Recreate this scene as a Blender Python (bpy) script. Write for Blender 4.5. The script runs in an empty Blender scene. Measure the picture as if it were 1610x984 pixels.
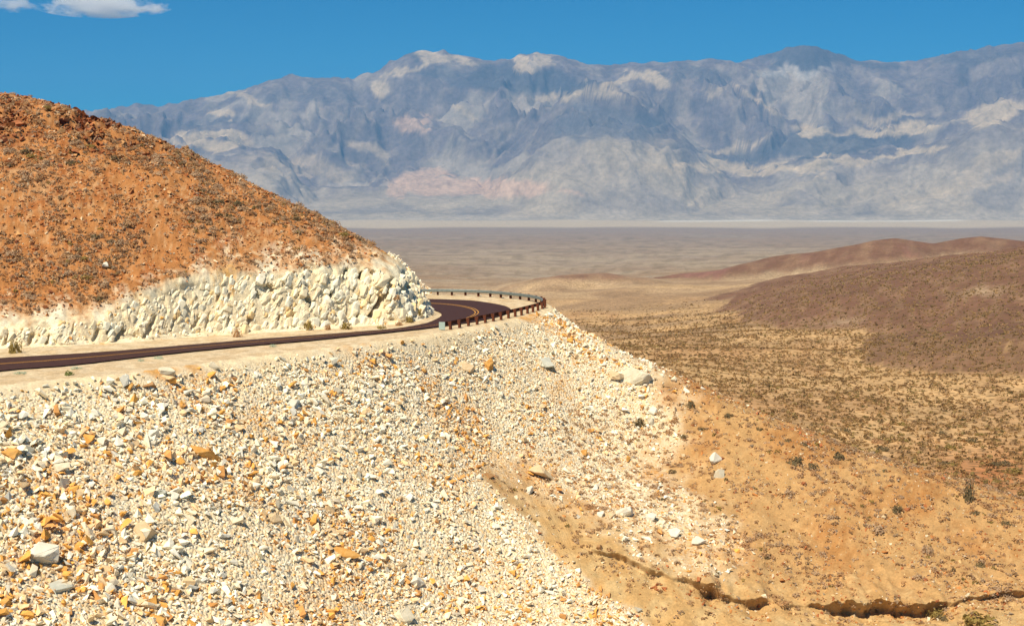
import bpy, bmesh, math, random
import numpy as np
from mathutils import Vector

# ------------------------------------------------------------------ camera, sky, sun, exposure
SC = bpy.context.scene
COL = SC.collection
F, CX, CY, CAMZ, HZ = 2200.0, 805.0, 492.0, 16.0, 270.0      # focal length and frame centre of the photograph in its pixels
PITCH = math.atan((CY - HZ) / F)
cam_d = bpy.data.cameras.new('camera'); cam = bpy.data.objects.new('camera', cam_d); COL.objects.link(cam)
cam.location = (0, 0, CAMZ); cam.rotation_euler = (math.pi / 2 - PITCH, 0, 0)
cam_d.sensor_width = 36; cam_d.lens = 36 * F / 1610; cam_d.clip_start = 0.5; cam_d.clip_end = 120000
SC.camera = cam

SUN_EL, SUN_AZ = math.radians(57), math.radians(-146)         # azimuth from +Y, clockwise positive: left and a little behind
to_sun = Vector((math.sin(SUN_AZ) * math.cos(SUN_EL), math.cos(SUN_AZ) * math.cos(SUN_EL), math.sin(SUN_EL)))
world = bpy.data.worlds.new('World'); SC.world = world; world.use_nodes = True
wn, wl = world.node_tree.nodes, world.node_tree.links
sky = wn.new('ShaderNodeTexSky'); sky.sky_type = 'NISHITA'; sky.sun_disc = False
sky.sun_elevation = SUN_EL; sky.sun_rotation = SUN_AZ
sky.altitude = 3000; sky.air_density = 1.0; sky.dust_density = 0.0; sky.ozone_density = 4.0
tint = wn.new('ShaderNodeMix'); tint.data_type = 'RGBA'; tint.blend_type = 'MULTIPLY'; tint.inputs[0].default_value = 1.0
tint.inputs[7].default_value = (0.01, 0.55, 0.78, 1)
wl.new(sky.outputs[0], tint.inputs[6]); wl.new(tint.outputs[2], wn['Background'].inputs[0])
wn['Background'].inputs[1].default_value = 0.075
sun_d = bpy.data.lights.new('sun', 'SUN'); sun_d.energy = 4.8; sun_d.angle = math.radians(0.53); sun_d.color = (1.0, 0.88, 0.68)
sun = bpy.data.objects.new('sun', sun_d); COL.objects.link(sun)
sun.rotation_euler = to_sun.to_track_quat('Z', 'Y').to_euler()
SC.view_settings.view_transform = 'Standard'; SC.view_settings.look = 'None'
SC.view_settings.exposure = 0.4; SC.view_settings.gamma = 1.0; SC.view_settings.use_curve_mapping = False
SC.render.engine = 'CYCLES'
SC.cycles.use_denoising = True; SC.cycles.max_bounces = 14; SC.cycles.diffuse_bounces = 4; SC.cycles.volume_bounces = 12
SC.cycles.transparent_max_bounces = 8; SC.cycles.glossy_bounces = 1

# ------------------------------------------------------------------ small helpers
cp, sp = math.cos(PITCH), math.sin(PITCH)
def ray(px, py):
    a, b = (px - CX) / F, (CY - py) / F
    return np.array([a, cp + b * sp, -sp + b * cp])
def at(px, py, Y):                       # point seen at a pixel of the photograph, Y metres ahead
    d = ray(px, py); return np.array([0, 0, CAMZ]) + d * (Y / d[1])
def on(px, py, z=0.0):                   # point seen at a pixel, at height z
    d = ray(px, py); return np.array([0, 0, CAMZ]) + d * ((z - CAMZ) / d[2])
def proj(X, Y, Z):
    zc = Y * cp - (Z - CAMZ) * sp; yc = Y * sp + (Z - CAMZ) * cp
    return CX + F * X / zc, CY - F * yc / zc
def interp(x, pts):
    p = np.array(pts, float); return np.interp(x, p[:, 0], p[:, 1])
def sstep(a, b, x):
    t = np.clip((x - a) / (b - a), 0, 1); return t * t * (3 - 2 * t)

def _h(i, j, s):
    n = (i.astype(np.int64) * 374761393 + j.astype(np.int64) * 668265263 + s * 1274126177) & 0xffffffff
    n = ((n ^ (n >> 13)) * 1274126177) & 0xffffffff
    n = ((n ^ (n >> 16)) * 2246822519) & 0xffffffff
    return ((n ^ (n >> 15)) & 0xffffff) / float(0x1000000)
def pn(x, y, s=0):                       # gradient noise, about -1..1
    i, j = np.floor(x), np.floor(y); fx, fy = x - i, y - j
    u, v = fx * fx * fx * (fx * (fx * 6 - 15) + 10), fy * fy * fy * (fy * (fy * 6 - 15) + 10)
    def g(a, b):
        t = _h(i + a, j + b, s) * 2 * math.pi
        return np.cos(t) * (fx - a) + np.sin(t) * (fy - b)
    return 1.5 * ((g(0, 0) * (1 - u) + g(1, 0) * u) * (1 - v) + (g(0, 1) * (1 - u) + g(1, 1) * u) * v)
def fbm(x, y, o=4, s=0, g=0.5):
    r, a = 0, 1.0
    for k in range(o):
        r = r + a * pn(x, y, s + k * 17); x, y, a = x * 2.03 + 5.1, y * 2.03 + 1.7, a * g
    return r
def ridged(x, y, o=5, s=0, g=0.5):
    r, a, w = 0, 1.0, 1.0
    for k in range(o):
        n = (1 - np.abs(pn(x, y, s + k * 17))) ** 2 * w
        r = r + a * n; w = np.clip(n * 1.6, 0, 1); x, y, a = x * 2.07 + 3.3, y * 2.07 + 7.7, a * g
    return r
def cell(x, y, s=0):                     # Voronoi: distance to nearest seed, gap to the second, random number and offset of the cell
    i, j = np.floor(x), np.floor(y)
    d1 = np.full(x.shape, 9.0); d2 = d1.copy(); r = np.zeros(x.shape); ox = r.copy(); oy = r.copy()
    for a in (-1, 0, 1):
        for b in (-1, 0, 1):
            sx, sy = i + a + _h(i + a, j + b, s), j + b + _h(i + a, j + b, s + 5)
            d = np.hypot(x - sx, y - sy); n = d < d1
            d2 = np.where(n, d1, np.minimum(d2, d)); d1 = np.where(n, d, d1)
            r = np.where(n, _h(i + a, j + b, s + 9), r); ox = np.where(n, x - sx, ox); oy = np.where(n, y - sy, oy)
    return d1, d2 - d1, r, ox, oy

class TPS:                               # smooth surface through scattered points
    def __init__(self, P, V, lam=1e-4):
        P = np.array(P, float); V = np.array(V, float); self.m = P.mean(0); self.sc = P.std(); P = (P - self.m) / self.sc; n = len(P)
        K = self.k(P, P) + lam * np.eye(n); Q = np.c_[np.ones(n), P]
        A = np.zeros((n + 3, n + 3)); A[:n, :n] = K; A[:n, n:] = Q; A[n:, :n] = Q.T
        self.w = np.linalg.solve(A, np.r_[V, 0, 0, 0]); self.P = P
    def k(self, A, B):
        r2 = (A[:, None, 0] - B[None, :, 0]) ** 2 + (A[:, None, 1] - B[None, :, 1]) ** 2
        return 0.5 * r2 * np.log(r2 + 1e-12)
    def __call__(self, X, Y):
        q = np.c_[X.ravel(), Y.ravel()]; q = (q - self.m) / self.sc; out = np.empty(len(q)); n = len(self.P)
        for k in range(0, len(q), 40000):
            c = q[k:k + 40000]; out[k:k + 40000] = self.k(c, self.P) @ self.w[:n] + self.w[n] + c @ self.w[n + 1:]
        return out.reshape(X.shape)

def spline(pts, n=8):                    # Catmull-Rom through points of any dimension
    p = np.array(pts, float); p = np.vstack([2 * p[0] - p[1], p, 2 * p[-1] - p[-2]]); out = []
    for i in range(1, len(p) - 2):
        for t in np.arange(n) / n:
            a, b, c, d = p[i - 1], p[i], p[i + 1], p[i + 2]
            out.append(0.5 * (2 * b + (c - a) * t + (2 * a - 5 * b + 4 * c - d) * t * t + (3 * b - a - 3 * c + d) * t ** 3))
    out.append(p[-2]); return np.array(out)
def even(p, step):
    d = np.r_[0, np.cumsum(np.linalg.norm(np.diff(p[:, :2], axis=0), axis=1))]
    s = np.linspace(0, d[-1], max(2, int(round(d[-1] / step)) + 1))
    return np.stack([np.interp(s, d, p[:, k]) for k in range(p.shape[1])], 1)
def pl_dist(X, Y, line):
    best = np.full(X.shape, 1e9)
    for (x0, y0), (x1, y1) in zip(line[:-1, :2], line[1:, :2]):
        dx, dy = x1 - x0, y1 - y0; L = dx * dx + dy * dy + 1e-12
        t = np.clip(((X - x0) * dx + (Y - y0) * dy) / L, 0, 1)
        best = np.minimum(best, (X - x0 - t * dx) ** 2 + (Y - y0 - t * dy) ** 2)
    return np.sqrt(best)
def inside(X, Y, poly):
    c = np.zeros(X.shape, bool); n = len(poly)
    for i in range(n):
        x0, y0 = poly[i][:2]; x1, y1 = poly[(i + 1) % n][:2]
        if y0 == y1: continue
        c ^= ((y0 > Y) != (y1 > Y)) & (X < (x1 - x0) * (Y - y0) / (y1 - y0) + x0)
    return c

def grid_mesh(name, X, Y, Z, mat, col=None, smooth=True):
    r, c = X.shape
    me = bpy.data.meshes.new(name); co = np.stack([X, Y, Z], -1).reshape(-1, 3)
    a = (np.arange(r - 1)[:, None] * c + np.arange(c - 1)[None]).ravel()
    q = np.stack([a, a + 1, a + c + 1, a + c], 1).astype(np.int32)
    fill(me, co, q.ravel(), 4, col.reshape(-1, 3) if col is not None else None, smooth)
    o = bpy.data.objects.new(name, me); COL.objects.link(o); me.materials.append(mat); return o
def fill(me, co, idx, k, col=None, smooth=False):
    nf = len(idx) // k
    me.vertices.add(len(co)); me.vertices.foreach_set('co', np.asarray(co, np.float32).ravel())
    me.loops.add(len(idx)); me.loops.foreach_set('vertex_index', np.asarray(idx, np.int32))
    me.polygons.add(nf); me.polygons.foreach_set('loop_start', np.arange(nf, dtype=np.int32) * k)
    me.update(calc_edges=True)
    me.polygons.foreach_set('use_smooth', np.full(nf, smooth, bool))
    if col is not None:
        at_ = me.color_attributes.new('Col', 'FLOAT_COLOR', 'POINT')
        at_.data.foreach_set('color', np.c_[np.clip(col, 0, 1), np.ones(len(col))].astype(np.float32).ravel())
    me.validate()

def tag(o, label=None, cat=None, group=None, kind=None):
    for k, v in (('label', label), ('category', cat), ('group', group), ('kind', kind)):
        if v: o[k] = v
    return o

def thin(m):
    n, l = m.node_tree.nodes, m.node_tree.links; b = n['Principled BSDF']; t_ = n.new('ShaderNodeBsdfTranslucent'); x = n.new('ShaderNodeMixShader'); x.inputs[0].default_value = .45
    l.new(b.inputs['Base Color'].links[0].from_socket, t_.inputs[0]); l.new(b.outputs[0], x.inputs[1]); l.new(t_.outputs[0], x.inputs[2]); l.new(x.outputs[0], n['Material Output'].inputs['Surface'])
def mat_attr(name, var=0.25, scale=6.0, bump=0.0, bdist=0.05, bscale=None, rough=0.95, detail=6, var2=0.0, scale2=1.0):
    m = bpy.data.materials.new(name); m.use_nodes = True; n, l = m.node_tree.nodes, m.node_tree.links; b = n['Principled BSDF']
    b.inputs['Roughness'].default_value = rough; b.inputs['Specular IOR Level'].default_value = 0.15
    a = n.new('ShaderNodeAttribute'); a.attribute_name = 'Col'; tc = n.new('ShaderNodeTexCoord'); src = a.outputs['Color']
    for v, s in ((var, scale), (var2, scale2)):
        if v <= 0: continue
        t = n.new('ShaderNodeTexNoise'); t.inputs['Scale'].default_value = s; t.inputs['Detail'].default_value = detail; t.inputs['Roughness'].default_value = 0.65
        l.new(tc.outputs['Object'], t.inputs['Vector'])
        mr = n.new('ShaderNodeMapRange'); mr.inputs[1].default_value = 0.3; mr.inputs[2].default_value = 0.7
        mr.inputs[3].default_value = 1 - v; mr.inputs[4].default_value = 1 + v; l.new(t.outputs['Fac'], mr.inputs[0])
        x = n.new('ShaderNodeMix'); x.data_type = 'RGBA'; x.blend_type = 'MULTIPLY'; x.inputs[0].default_value = 1
        l.new(src, x.inputs[6]); l.new(mr.outputs[0], x.inputs[7]); src = x.outputs[2]
    l.new(src, b.inputs['Base Color'])
    if name == 'dry shrub leaves': thin(m)
    if bump > 0:
        t = n.new('ShaderNodeTexNoise'); t.inputs['Scale'].default_value = bscale or scale; t.inputs['Detail'].default_value = 8; t.inputs['Roughness'].default_value = 0.7
        l.new(tc.outputs['Object'], t.inputs['Vector'])
        bn = n.new('ShaderNodeBump'); bn.inputs['Strength'].default_value = bump; bn.inputs['Distance'].default_value = bdist
        l.new(t.outputs['Fac'], bn.inputs['Height']); l.new(bn.outputs[0], b.inputs['Normal'])
    return m
def mat_plain(name, c, c2=None, scale=3.0, rough=0.8, metal=0.0, bump=0.0, bdist=0.01, stretch=(1, 1, 1)):
    m = bpy.data.materials.new(name); m.use_nodes = True; n, l = m.node_tree.nodes, m.node_tree.links; b = n['Principled BSDF']
    b.inputs['Roughness'].default_value = rough; b.inputs['Metallic'].default_value = metal; b.inputs['Specular IOR Level'].default_value = 0.25
    tc = n.new('ShaderNodeTexCoord'); mp = n.new('ShaderNodeMapping'); mp.inputs['Scale'].default_value = stretch
    t = n.new('ShaderNodeTexNoise'); t.inputs['Scale'].default_value = scale; t.inputs['Detail'].default_value = 6; t.inputs['Roughness'].default_value = 0.65
    l.new(tc.outputs['Object'], mp.inputs[0]); l.new(mp.outputs[0], t.inputs['Vector'])
    r = n.new('ShaderNodeValToRGB'); r.color_ramp.elements[0].position = 0.35; r.color_ramp.elements[1].position = 0.65
    r.color_ramp.elements[0].color = (*c, 1); r.color_ramp.elements[1].color = (*(c2 or c), 1)
    l.new(t.outputs['Fac'], r.inputs[0]); l.new(r.outputs[0], b.inputs['Base Color'])
    if bump:
        bn = n.new('ShaderNodeBump'); bn.inputs['Strength'].default_value = bump; bn.inputs['Distance'].default_value = bdist
        l.new(t.outputs['Fac'], bn.inputs['Height']); l.new(bn.outputs[0], b.inputs['Normal'])
    return m
def mix(a, b, t):
    t = np.asarray(t)[..., None]; return a * (1 - t) + np.asarray(b) * t

RNG = np.random.default_rng(7)

# ------------------------------------------------------------------ plan of the road, cut and shoulder (world metres)
ZIN = lambda px: -0.30 * interp(px, [(-300, 0), (60, 0), (300, 1), (560, 1), (680, 0), (900, 0)])   # bank of the road towards the hill
def onr(px, py): return on(px, py, float(ZIN(px)))
inner = spline([onr(-300, 589), onr(-150, 575), onr(0, 563), onr(155, 553.7), onr(310, 541), onr(400, 533.5), onr(500, 526.2), onr(560, 521.5), onr(620, 516.5), onr(668, 508.5),
                onr(689, 500), onr(694, 494.5), onr(687, 489), onr(665, 485), (-16, 167, 0), (-28, 173, 0), (-44, 183, 0)], 8)
outer = spline([on(-300, 627), on(-150, 603), on(0, 583), on(115, 573.5), on(248, 558), on(373, 545), on(500, 534), on(560, 527.5), on(620, 521.5), on(691, 513.5), on(745, 505.5),
                on(785, 497), on(803, 489), on(795, 481.5), on(765, 475.5), on(733, 472), on(670, 470), (-18, 177.5, 0), (-30, 182, 0), (-46, 192, 0)], 8)
base = spline([onr(-300, 568), onr(-150, 557), onr(0, 548), onr(155, 541), onr(310, 529.5), onr(400, 524), onr(500, 518), onr(560, 513.5), onr(620, 509.5), onr(655, 504.5),
               onr(676, 498), onr(681, 494), onr(672, 489.5), onr(655, 486.5), (-15, 164.8, 0), (-27, 170.5, 0), (-43, 180.5, 0), (-70, 190, 0)], 8)
edge = spline([on(-300, 648), on(-150, 625), on(0, 606), on(100, 595), on(200, 586), on(300, 573), on(400, 560), on(500, 548), on(600, 535.5), on(690, 523), on(750, 512.5),
               on(800, 502.5), on(846, 490), on(862, 483), on(856, 477), on(826, 471.5), on(780, 465.5), on(720, 463), (-13, 182.5, 0), (-25, 186, 0), (-44, 197, 0)], 8)
hill_poly = np.vstack([base[:, :2], [[-90, 190], [-90, 95]]])
bench_poly = np.vstack([edge[:, :2], [[-90, 205], [-90, 92]]])
road_poly = np.vstack([outer[:, :2], inner[::-1, :2]])

bz = TPS([p[:2] for p in np.vstack([inner[::6], outer[::6], base[::6], edge[::6]])], [p[2] for p in np.vstack([inner[::6], outer[::6], base[::6], edge[::6]])], 1e-3)

# natural hill above the cut
hp = [(-300, 505, 122), (-150, 498, 125.5), (0, 490, 128.6), (130, 488, 132), (200, 472, 134.2), (290, 455, 138), (400, 444, 142), (480, 433, 145.2), (560, 426, 148.8), (610, 413, 151.5), (645, 430, 153.2), (664, 458, 154.2),
      (-300, 240, 176), (-150, 200, 176), (0, 164, 176), (40, 153, 175), (90, 164, 174), (130, 181, 173), (200, 205, 172), (280, 232, 170), (340, 258, 168), (400, 288, 165),
      (450, 308, 163), (520, 345, 160), (580, 376, 157.5), (622, 399, 156)]
P = [at(*h) for h in hp]; HP = [p[:2] for p in P]; HV = [p[2] for p in P]
for h, p in list(zip(hp, P))[12:]:
    dz = 5.5 if h[0] < 450 else 3.0
    HP.append((p[0] * 1.07, p[1] + 12)); HV.append(p[2] - dz)
H = TPS(HP, HV, 2e-3)

# fill slope, gully and spur below the road
fp = [(-300, 984, 77), (-150, 984, 80.5), (0, 984, 84.8), (150, 984, 88.5), (300, 984, 92.4), (500, 984, 98.8), (700, 984, 107), (850, 984, 110.5), (1000, 970, 113), (1000, 984, 112),
      (850, 830, 121.5), (760, 700, 131), (-150, 780, 90.5), (0, 780, 94.5), (300, 780, 103), (600, 780, 115),
      (930, 870, 119), (940, 533, 158), (1040, 578, 153), (1120, 616, 149.5), (1200, 653, 146), (1300, 690, 143), (1400, 725, 140), (1500, 752, 137.5), (1610, 785, 135), (1760, 822, 132), (1900, 850, 130),
      (1040, 860, 121), (1200, 915, 119), (1400, 925, 118.5), (1610, 905, 120), (1800, 900, 121),
      (1200, 984, 113), (1400, 984, 112.5), (1610, 984, 111.5), (1800, 984, 111), (0, 1200, 70), (500, 1200, 80), (1000, 1200, 92), (1500, 1200, 95), (1900, 1200, 95),
      (1000, 700, 142), (1100, 760, 134), (1300, 810, 128), (1500, 845, 126)]
P = [at(*h) for h in fp]; FP = [tuple(p[:2]) for p in P]; FV = [p[2] for p in P]
for p in edge[::5]: FP.append((p[0], p[1])); FV.append(0.0)
for px, Y, z in ((940, 176, -13), (1100, 168, -19), (1300, 163, -25), (1500, 158, -29), (1760, 152, -31), (870, 186, -10), (780, 196, -9), (650, 205, -9), (500, 215, -9), (1760, 185, -42), (1200, 190, -32), (900, 212, -22), (600, 225, -16)):
    FP.append(((px - CX) / F * Y, Y)); FV.append(z)
FS = TPS(FP, FV, 5e-4)

# bank (small eroded scarp) along the gully: from the photograph
scarp = spline([on_ for on_ in (at(900, 850, 120), at(955, 868, 119), at(1030, 898, 117.5), at(1075, 912, 117), at(1120, 925, 116.5), at(1165, 938, 116), at(1210, 940, 116), at(1290, 940, 116), at(1330, 946, 115.7),
                 at(1400, 945, 115.7), at(1480, 950, 115.3), at(1540, 938, 116), at(1610, 922, 117), at(1800, 905, 118))], 6)
SD = [(900, 0.0), (955, .5), (1030, .6), (1045, .45), (1060, .3), (1085, .4), (1105, 1.0), (1145, 1.1), (1160, .4), (1172, .4), (1185, .8), (1205, .8), (1218, .25), (1275, .25), (1300, .5), (1330, 1.4), (1400, 1.2), (1480, 1.2), (1510, .4), (1560, .35), (1610, .6), (1700, .5), (1900, .4)]

# ------------------------------------------------------------------ the near hillside: one sheet, finer where the rock cut stands
pxs = np.r_[np.linspace(-215, 715, 500), np.linspace(715, 1825, 331)[1:]]; NC = len(pxs)
bpx, bpy_ = proj(base[:, 0], base[:, 1], base[:, 2]); k = np.argmax(bpx) + 1
Db = np.interp(pxs, np.r_[bpx[:k], 740, 900, 1000, 1100, 1200, 1500, 1620, 1900], np.r_[base[:k, 1], 150, 117.2, 115.4, 113.8, 113.2, 112.8, 114.2, 115])
bp = [np.full(NC, 58.0), np.full(NC, 78.0), Db - 0.8, Db + 6.2, np.full(NC, 232.0)]
rows = []
for (a, b), n in zip(zip(bp[:-1], bp[1:]), (10, 195, 100, 190)):
    t = np.arange(n) / n; rows.append(a[None] + (b - a)[None] * t[:, None])
Yg = np.vstack(rows); PXg = np.broadcast_to(pxs[None], Yg.shape)
Xg = (PXg - CX) / F * Yg * (1 / cp) * 1.0
inh, inb = inside(Xg, Yg, hill_poly), inside(Xg, Yg, bench_poly)
dcut = np.where(inh, pl_dist(Xg, Yg, base), 0.0)
dedge = np.where(inb, 0.0, pl_dist(Xg, Yg, edge))
inr = inside(Xg, Yg, road_poly); droad = pl_dist(Xg, Yg, np.vstack([road_poly, road_poly[:1]])); droad = np.where(inr, -droad, droad)
zb = bz(Xg, Yg)
zh = H(Xg, Yg) - 0.40 + 0.30 * fbm(Xg / 5, Yg / 5, 4, 3) + 0.16 * fbm(Xg / 1.1, Yg / 1.1, 3, 4)
crag = sstep(24, 9, np.hypot((Xg + 54) * .8, Yg - 170)) * sstep(15.5, 19, zh) * sstep(-.35, .15, fbm((Xg + .5 * Yg) / 6, (Yg - .5 * Xg) / 3.5, 3, 33))
zh = zh + crag * 1.0 * (ridged(Xg / 3.2, Yg / 3.2, 4, 31) - 1.75)
prof = np.where(dcut < 0.7, dcut * 0.55, 0.385 + (dcut - 0.7) * 2.5) * (1 + 0.12 * fbm(Xg / 3.3, Yg / 3.3, 3, 8)) + 0.25 * fbm(Xg / 1.3, Yg / 1.3, 3, 9) * sstep(0.3, 1.5, dcut)
zc = zb + prof
zhill = np.minimum(zh, zc) - 0.28 * np.exp(-np.abs(zh - zc) / 0.9)
cutw = np.where(inh, sstep(0.7, -0.5, zc - zh) * sstep(0.1, 0.6, dcut), 0.0)       # 1 on the cut face
zf0 = FS(Xg, Yg); wf = sstep(0, 2.0, dedge)
# scarp: raise the uphill side with a sharp lip
ds = pl_dist(Xg, Yg, scarp); SX = np.interp(Xg, scarp[:, 0], scarp[:, 1]); spx, _ = proj(scarp[:, 0], scarp[:, 1], scarp[:, 2])
wob = 0.45 * fbm(Xg / 2.2, Yg / 6.0, 3, 77) + 0.12 * fbm(Xg / .5, Yg / .9, 3, 79)
sgn = Yg - SX + wob; Hs = np.interp(PXg, [s[0] for s in SD], [s[1] for s in SD]) * (0.95 + 0.5 * fbm(Xg / 1.1, Xg * 0, 3, 78))
Hs = np.clip(Hs, 0, 2) * sstep(890, 960, PXg)
step = Hs * (sstep(-0.2, 0.2, sgn) * np.exp(-np.clip(sgn, 0, 99) / 9) * 0.62 - 0.62 * sstep(-3.0, -0.1, sgn) * (1 - sstep(-0.2, 0.2, sgn)))
scree_lines = np.array([(-400, 590), (700, 590), (1900, 1700)])
pxf, pyf = proj(Xg, Yg, zf0)
warp = 14 * fbm(Xg / 4, Yg / 4, 3, 21)
toe = interp(pyf, [(480, 890), (520, 930), (560, 985), (600, 1000), (640, 985), (670, 900), (700, 800), (725, 765), (745, 748), (760, 765), (800, 800), (840, 838), (880, 875), (920, 925), (960, 985), (1000, 1030), (1200, 1200)])
scree = sstep(18, -18, pxf - toe + warp)
pale2 = np.array([(700, 600), (1000, 590), (1050, 640), (1050, 690), (1010, 720), (1040, 770), (1130, 850), (1140, 880), (1085, 872), (1010, 830), (950, 795), (850, 752), (790, 728), (740, 700)], float)
sd2 = pl_dist(pxf, pyf, np.vstack([pale2, pale2[:1]])); sd2 = np.where(inside(pxf, pyf, pale2), -sd2, sd2)
scree2 = sstep(55, -40, sd2 + 34 * fbm(Xg / 3, Yg / 3, 4, 22))
scree = np.maximum(scree, 0.85 * scree2) * (~inb)                                   # the pale fill
zf = zf0 + scree * (0.30 * sstep(150, -60, pxf - toe + warp) * sstep(720, 790, pyf) + 0.10 * fbm(Xg / 3, Yg / 3, 3, 5) + 0.10 * (ridged(Xg / 0.8, Yg / 0.8, 3, 6) - 0.8)) * wf \
     + (1 - scree) * (0.25 * fbm(Xg / 6, Yg / 6, 4, 11) + 0.06 * fbm(Xg / 0.7, Yg / 0.7, 3, 12)) * wf + step
rill = (1 - scree) * sstep(2, 8, dedge) * sstep(1000, 1100, pxf) * 0.22 * (ridged((Xg + 0.9 * Yg) / 4.0, (Yg - 0.9 * Xg) / 18.0, 4, 14) - 0.8)
zf = zf - rill
bench_n = 0.05 * fbm(Xg / 1.7, Yg / 1.7, 4, 13) * sstep(0.3, 1.2, droad)
zben = zb + bench_n - 0.09 * sstep(0.9, 0.2, droad)
zf = np.where(inb, 0, zf * wf + (zb + bench_n - 0.3 * dedge) * (1 - wf))
Zg = np.where(inh, zhill, np.where(inb, zben, zf))
# mound behind the far rail
Zg = np.where(~inb & (Yg > 180), Zg + 3.2 * np.exp(-(((Xg + 12.5) / 3.6) ** 2 + ((Yg - 192) / 5) ** 2)) + 9.5 * np.exp(-(((Xg + 17.0) / 4.4) ** 2 + ((Yg - 198) / 7) ** 2)), Zg)
# fractured blocks: push the cut face in and out along its own normal
along = Xg * 0.82 + Yg * 0.57
nx, ny = 0.57, -0.82
su, sv = along + 0.45 * zhill, zhill * 0.75 - 0.25 * along
_, g1, r1, ox1, oy1 = cell(su / 2.6 + 0.15 * fbm(su / 2, sv / 2, 2, 40), sv / 3.6, 41)
_, g2, r2, ox2, oy2 = cell(su / 0.95 + 0.2 * fbm(su * 2, sv * 2, 2, 42), sv / 1.25 + 7, 43)
_, g3, r3, ox3, oy3 = cell(su / 0.4, sv / 0.5 + 3, 44)
off = (r1 - 0.5) * 1.3 - ox1 * 0.75 + ((r2 - 0.5) * 0.55 - ox2 * 0.45) * sstep(.1, .6, _h(np.floor(r1 * 977), r1 * 0, 3)) + (r3 - 0.5) * 0.16 + .12 * ridged(su / .5, sv / 2.2, 3, 46) - 0.55 * sstep(0.09, 0.0, g1) * (r1 > .5)
def blur(a, axis, n):
    for _ in range(n): a = .5 * a + .25 * (np.roll(a, 1, axis) + np.roll(a, -1, axis))
    return a
off = blur(blur(off, 0, 2), 1, 1) * .6
gpx, gpy = proj(Xg, Yg, Zg); gk = 0.0
for x0, y0, x1, y1, w_, d_ in [(619, 434, 602, 470, 5, 1.0), (602, 470, 584, 498, 6, 1.0), (529, 450, 517, 467, 4, .8), (566, 474, 560, 500, 4, .9), (578, 428, 570, 434, 7, .9), (585, 468, 583, 474, 4, .6), (482, 447, 486, 455, 4, .7), (484, 470, 488, 478, 6, .8), (461, 489, 459, 500, 4, .6), (546, 424, 543, 432, 3.5, .6),
                               (587, 427, 592, 430, 4, .7), (635, 425, 637, 432, 4, .6), (653, 426, 650, 430, 5, .8), (630, 452, 636, 460, 5, .5), (470, 462, 480, 470, 3, .5), (66, 494, 60, 506, 4, .7), (52, 528, 48, 540, 6, .9), (12, 520, 8, 542, 6, .9), (80, 528, 74, 540, 4, .7), (101, 496, 98, 504, 4, .6), (155, 520, 148, 534, 5, .8),
                               (171, 518, 166, 536, 4, .7), (196, 518, 182, 534, 5, .8), (236, 512, 228, 530, 6, .9), (243, 498, 240, 508, 4, .6), (312, 500, 304, 512, 6, .9), (343, 464, 342, 472, 4, .7), (361, 464, 360, 470, 4, .7), (360, 500, 356, 514, 4, .7), (394, 500, 388, 512, 5, .8), (420, 450, 430, 455, 6, .9), (404, 460, 410, 466, 4, .6),
                               (440, 498, 436, 508, 4, .6), (120, 500, 114, 520, 3, .5), (275, 500, 268, 520, 3, .5), (330, 492, 324, 516, 3, .5), (642, 440, 645, 452, 4, .6), (606, 424, 612, 436, 3, .5)]:
    gk = gk + np.exp(-(pl_dist(gpx, gpy, np.array([(x0, y0), (x1, y1)], float)) / (w_ * .95)) ** 4)
    off = off - d_ * (1.7 if x0 > 400 else .9) * np.exp(-(pl_dist(gpx, gpy, np.array([(x0, y0), (x1, y1)], float)) / (w_ * .75)) ** 4)
bw = cutw * (0.25 + 0.75 * interp(PXg, [(-300, .7), (0, .75), (250, .8), (330, .5), (430, .7), (520, 1.0), (690, 1.0)]))
Xv, Yv, Zv = Xg + nx * off * bw * 0.8, Yg + ny * off * bw * 0.8, Zg + off * bw * 0.15
# overhanging lip of the scarp
lip = np.exp(-((sgn - 0.3) / 0.28) ** 2) * np.clip(Hs, 0, 1.4); cave = np.exp(-((sgn + 0.12) / 0.16) ** 2) * np.clip(Hs, 0, 1.4)
Yv = Yv + (1.0 * cave - 0.55 * lip) * (~inb)
# colour of the surfaces
pxg, pyg = proj(Xv, Yv, Zv)
n1, n2, n3 = fbm(Xg / 9, Yg / 9, 4, 51), fbm(Xg / 2.2, Yg / 2.2, 4, 52), fbm(Xg / 0.6, Yg / 0.6, 3, 53)
C = np.zeros(Xg.shape + (3,))
orange_hill = mix(mix(np.array([.53, .255, .085]), [.43, .17, .05], sstep(-.2, .7, n2 + 0.5 * n1)), [.57, .36, .17], sstep(0.0, .8, n3 + 0.4 * n1))
pale = mix(mix(np.array([.76, .64, .43]), [.74, .68, .51], sstep(-.2, .5, n2)), [.62, .37, .14], sstep(.35, .9, n1 + n3 * .5))
C[:] = orange_hill * np.array([.79, .72, .74])
ptop = interp(pxg, [(-300, 506), (0, 498), (130, 492), (200, 476), (300, 446), (360, 432), (430, 428), (520, 430), (560, 422), (610, 396), (700, 345)])
fade = interp(pxg, [(0, 30), (280, 40), (400, 85), (640, 75)])
pw = sstep(-1, 1, (pyg - ptop + .12 * fade + .5 * fade * n2 + .35 * fade * n3) / fade * 1.3)
C = mix(C, pale, np.where(inh, np.maximum(pw, cutw * sstep(560, 500, pyg * 0 + 500)), 0))
C = mix(C, np.array([.60, .35, .12]), np.where(inh, 0.65 * np.exp(-((pyg - ptop) / 12) ** 2) * sstep(0.0, .6, n1 + n3 * .6), 0))
C = mix(C, np.array([.15, .045, .022]), np.where(inh, 0.95 * crag * sstep(-.3, .4, n2), 0))
gravel = mix(np.array([.54, .41, .25]), [.60, .49, .33], sstep(-.5, .5, n2 + n3 * .5))
C = np.where((inb & ~inh)[..., None], gravel, C)
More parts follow.
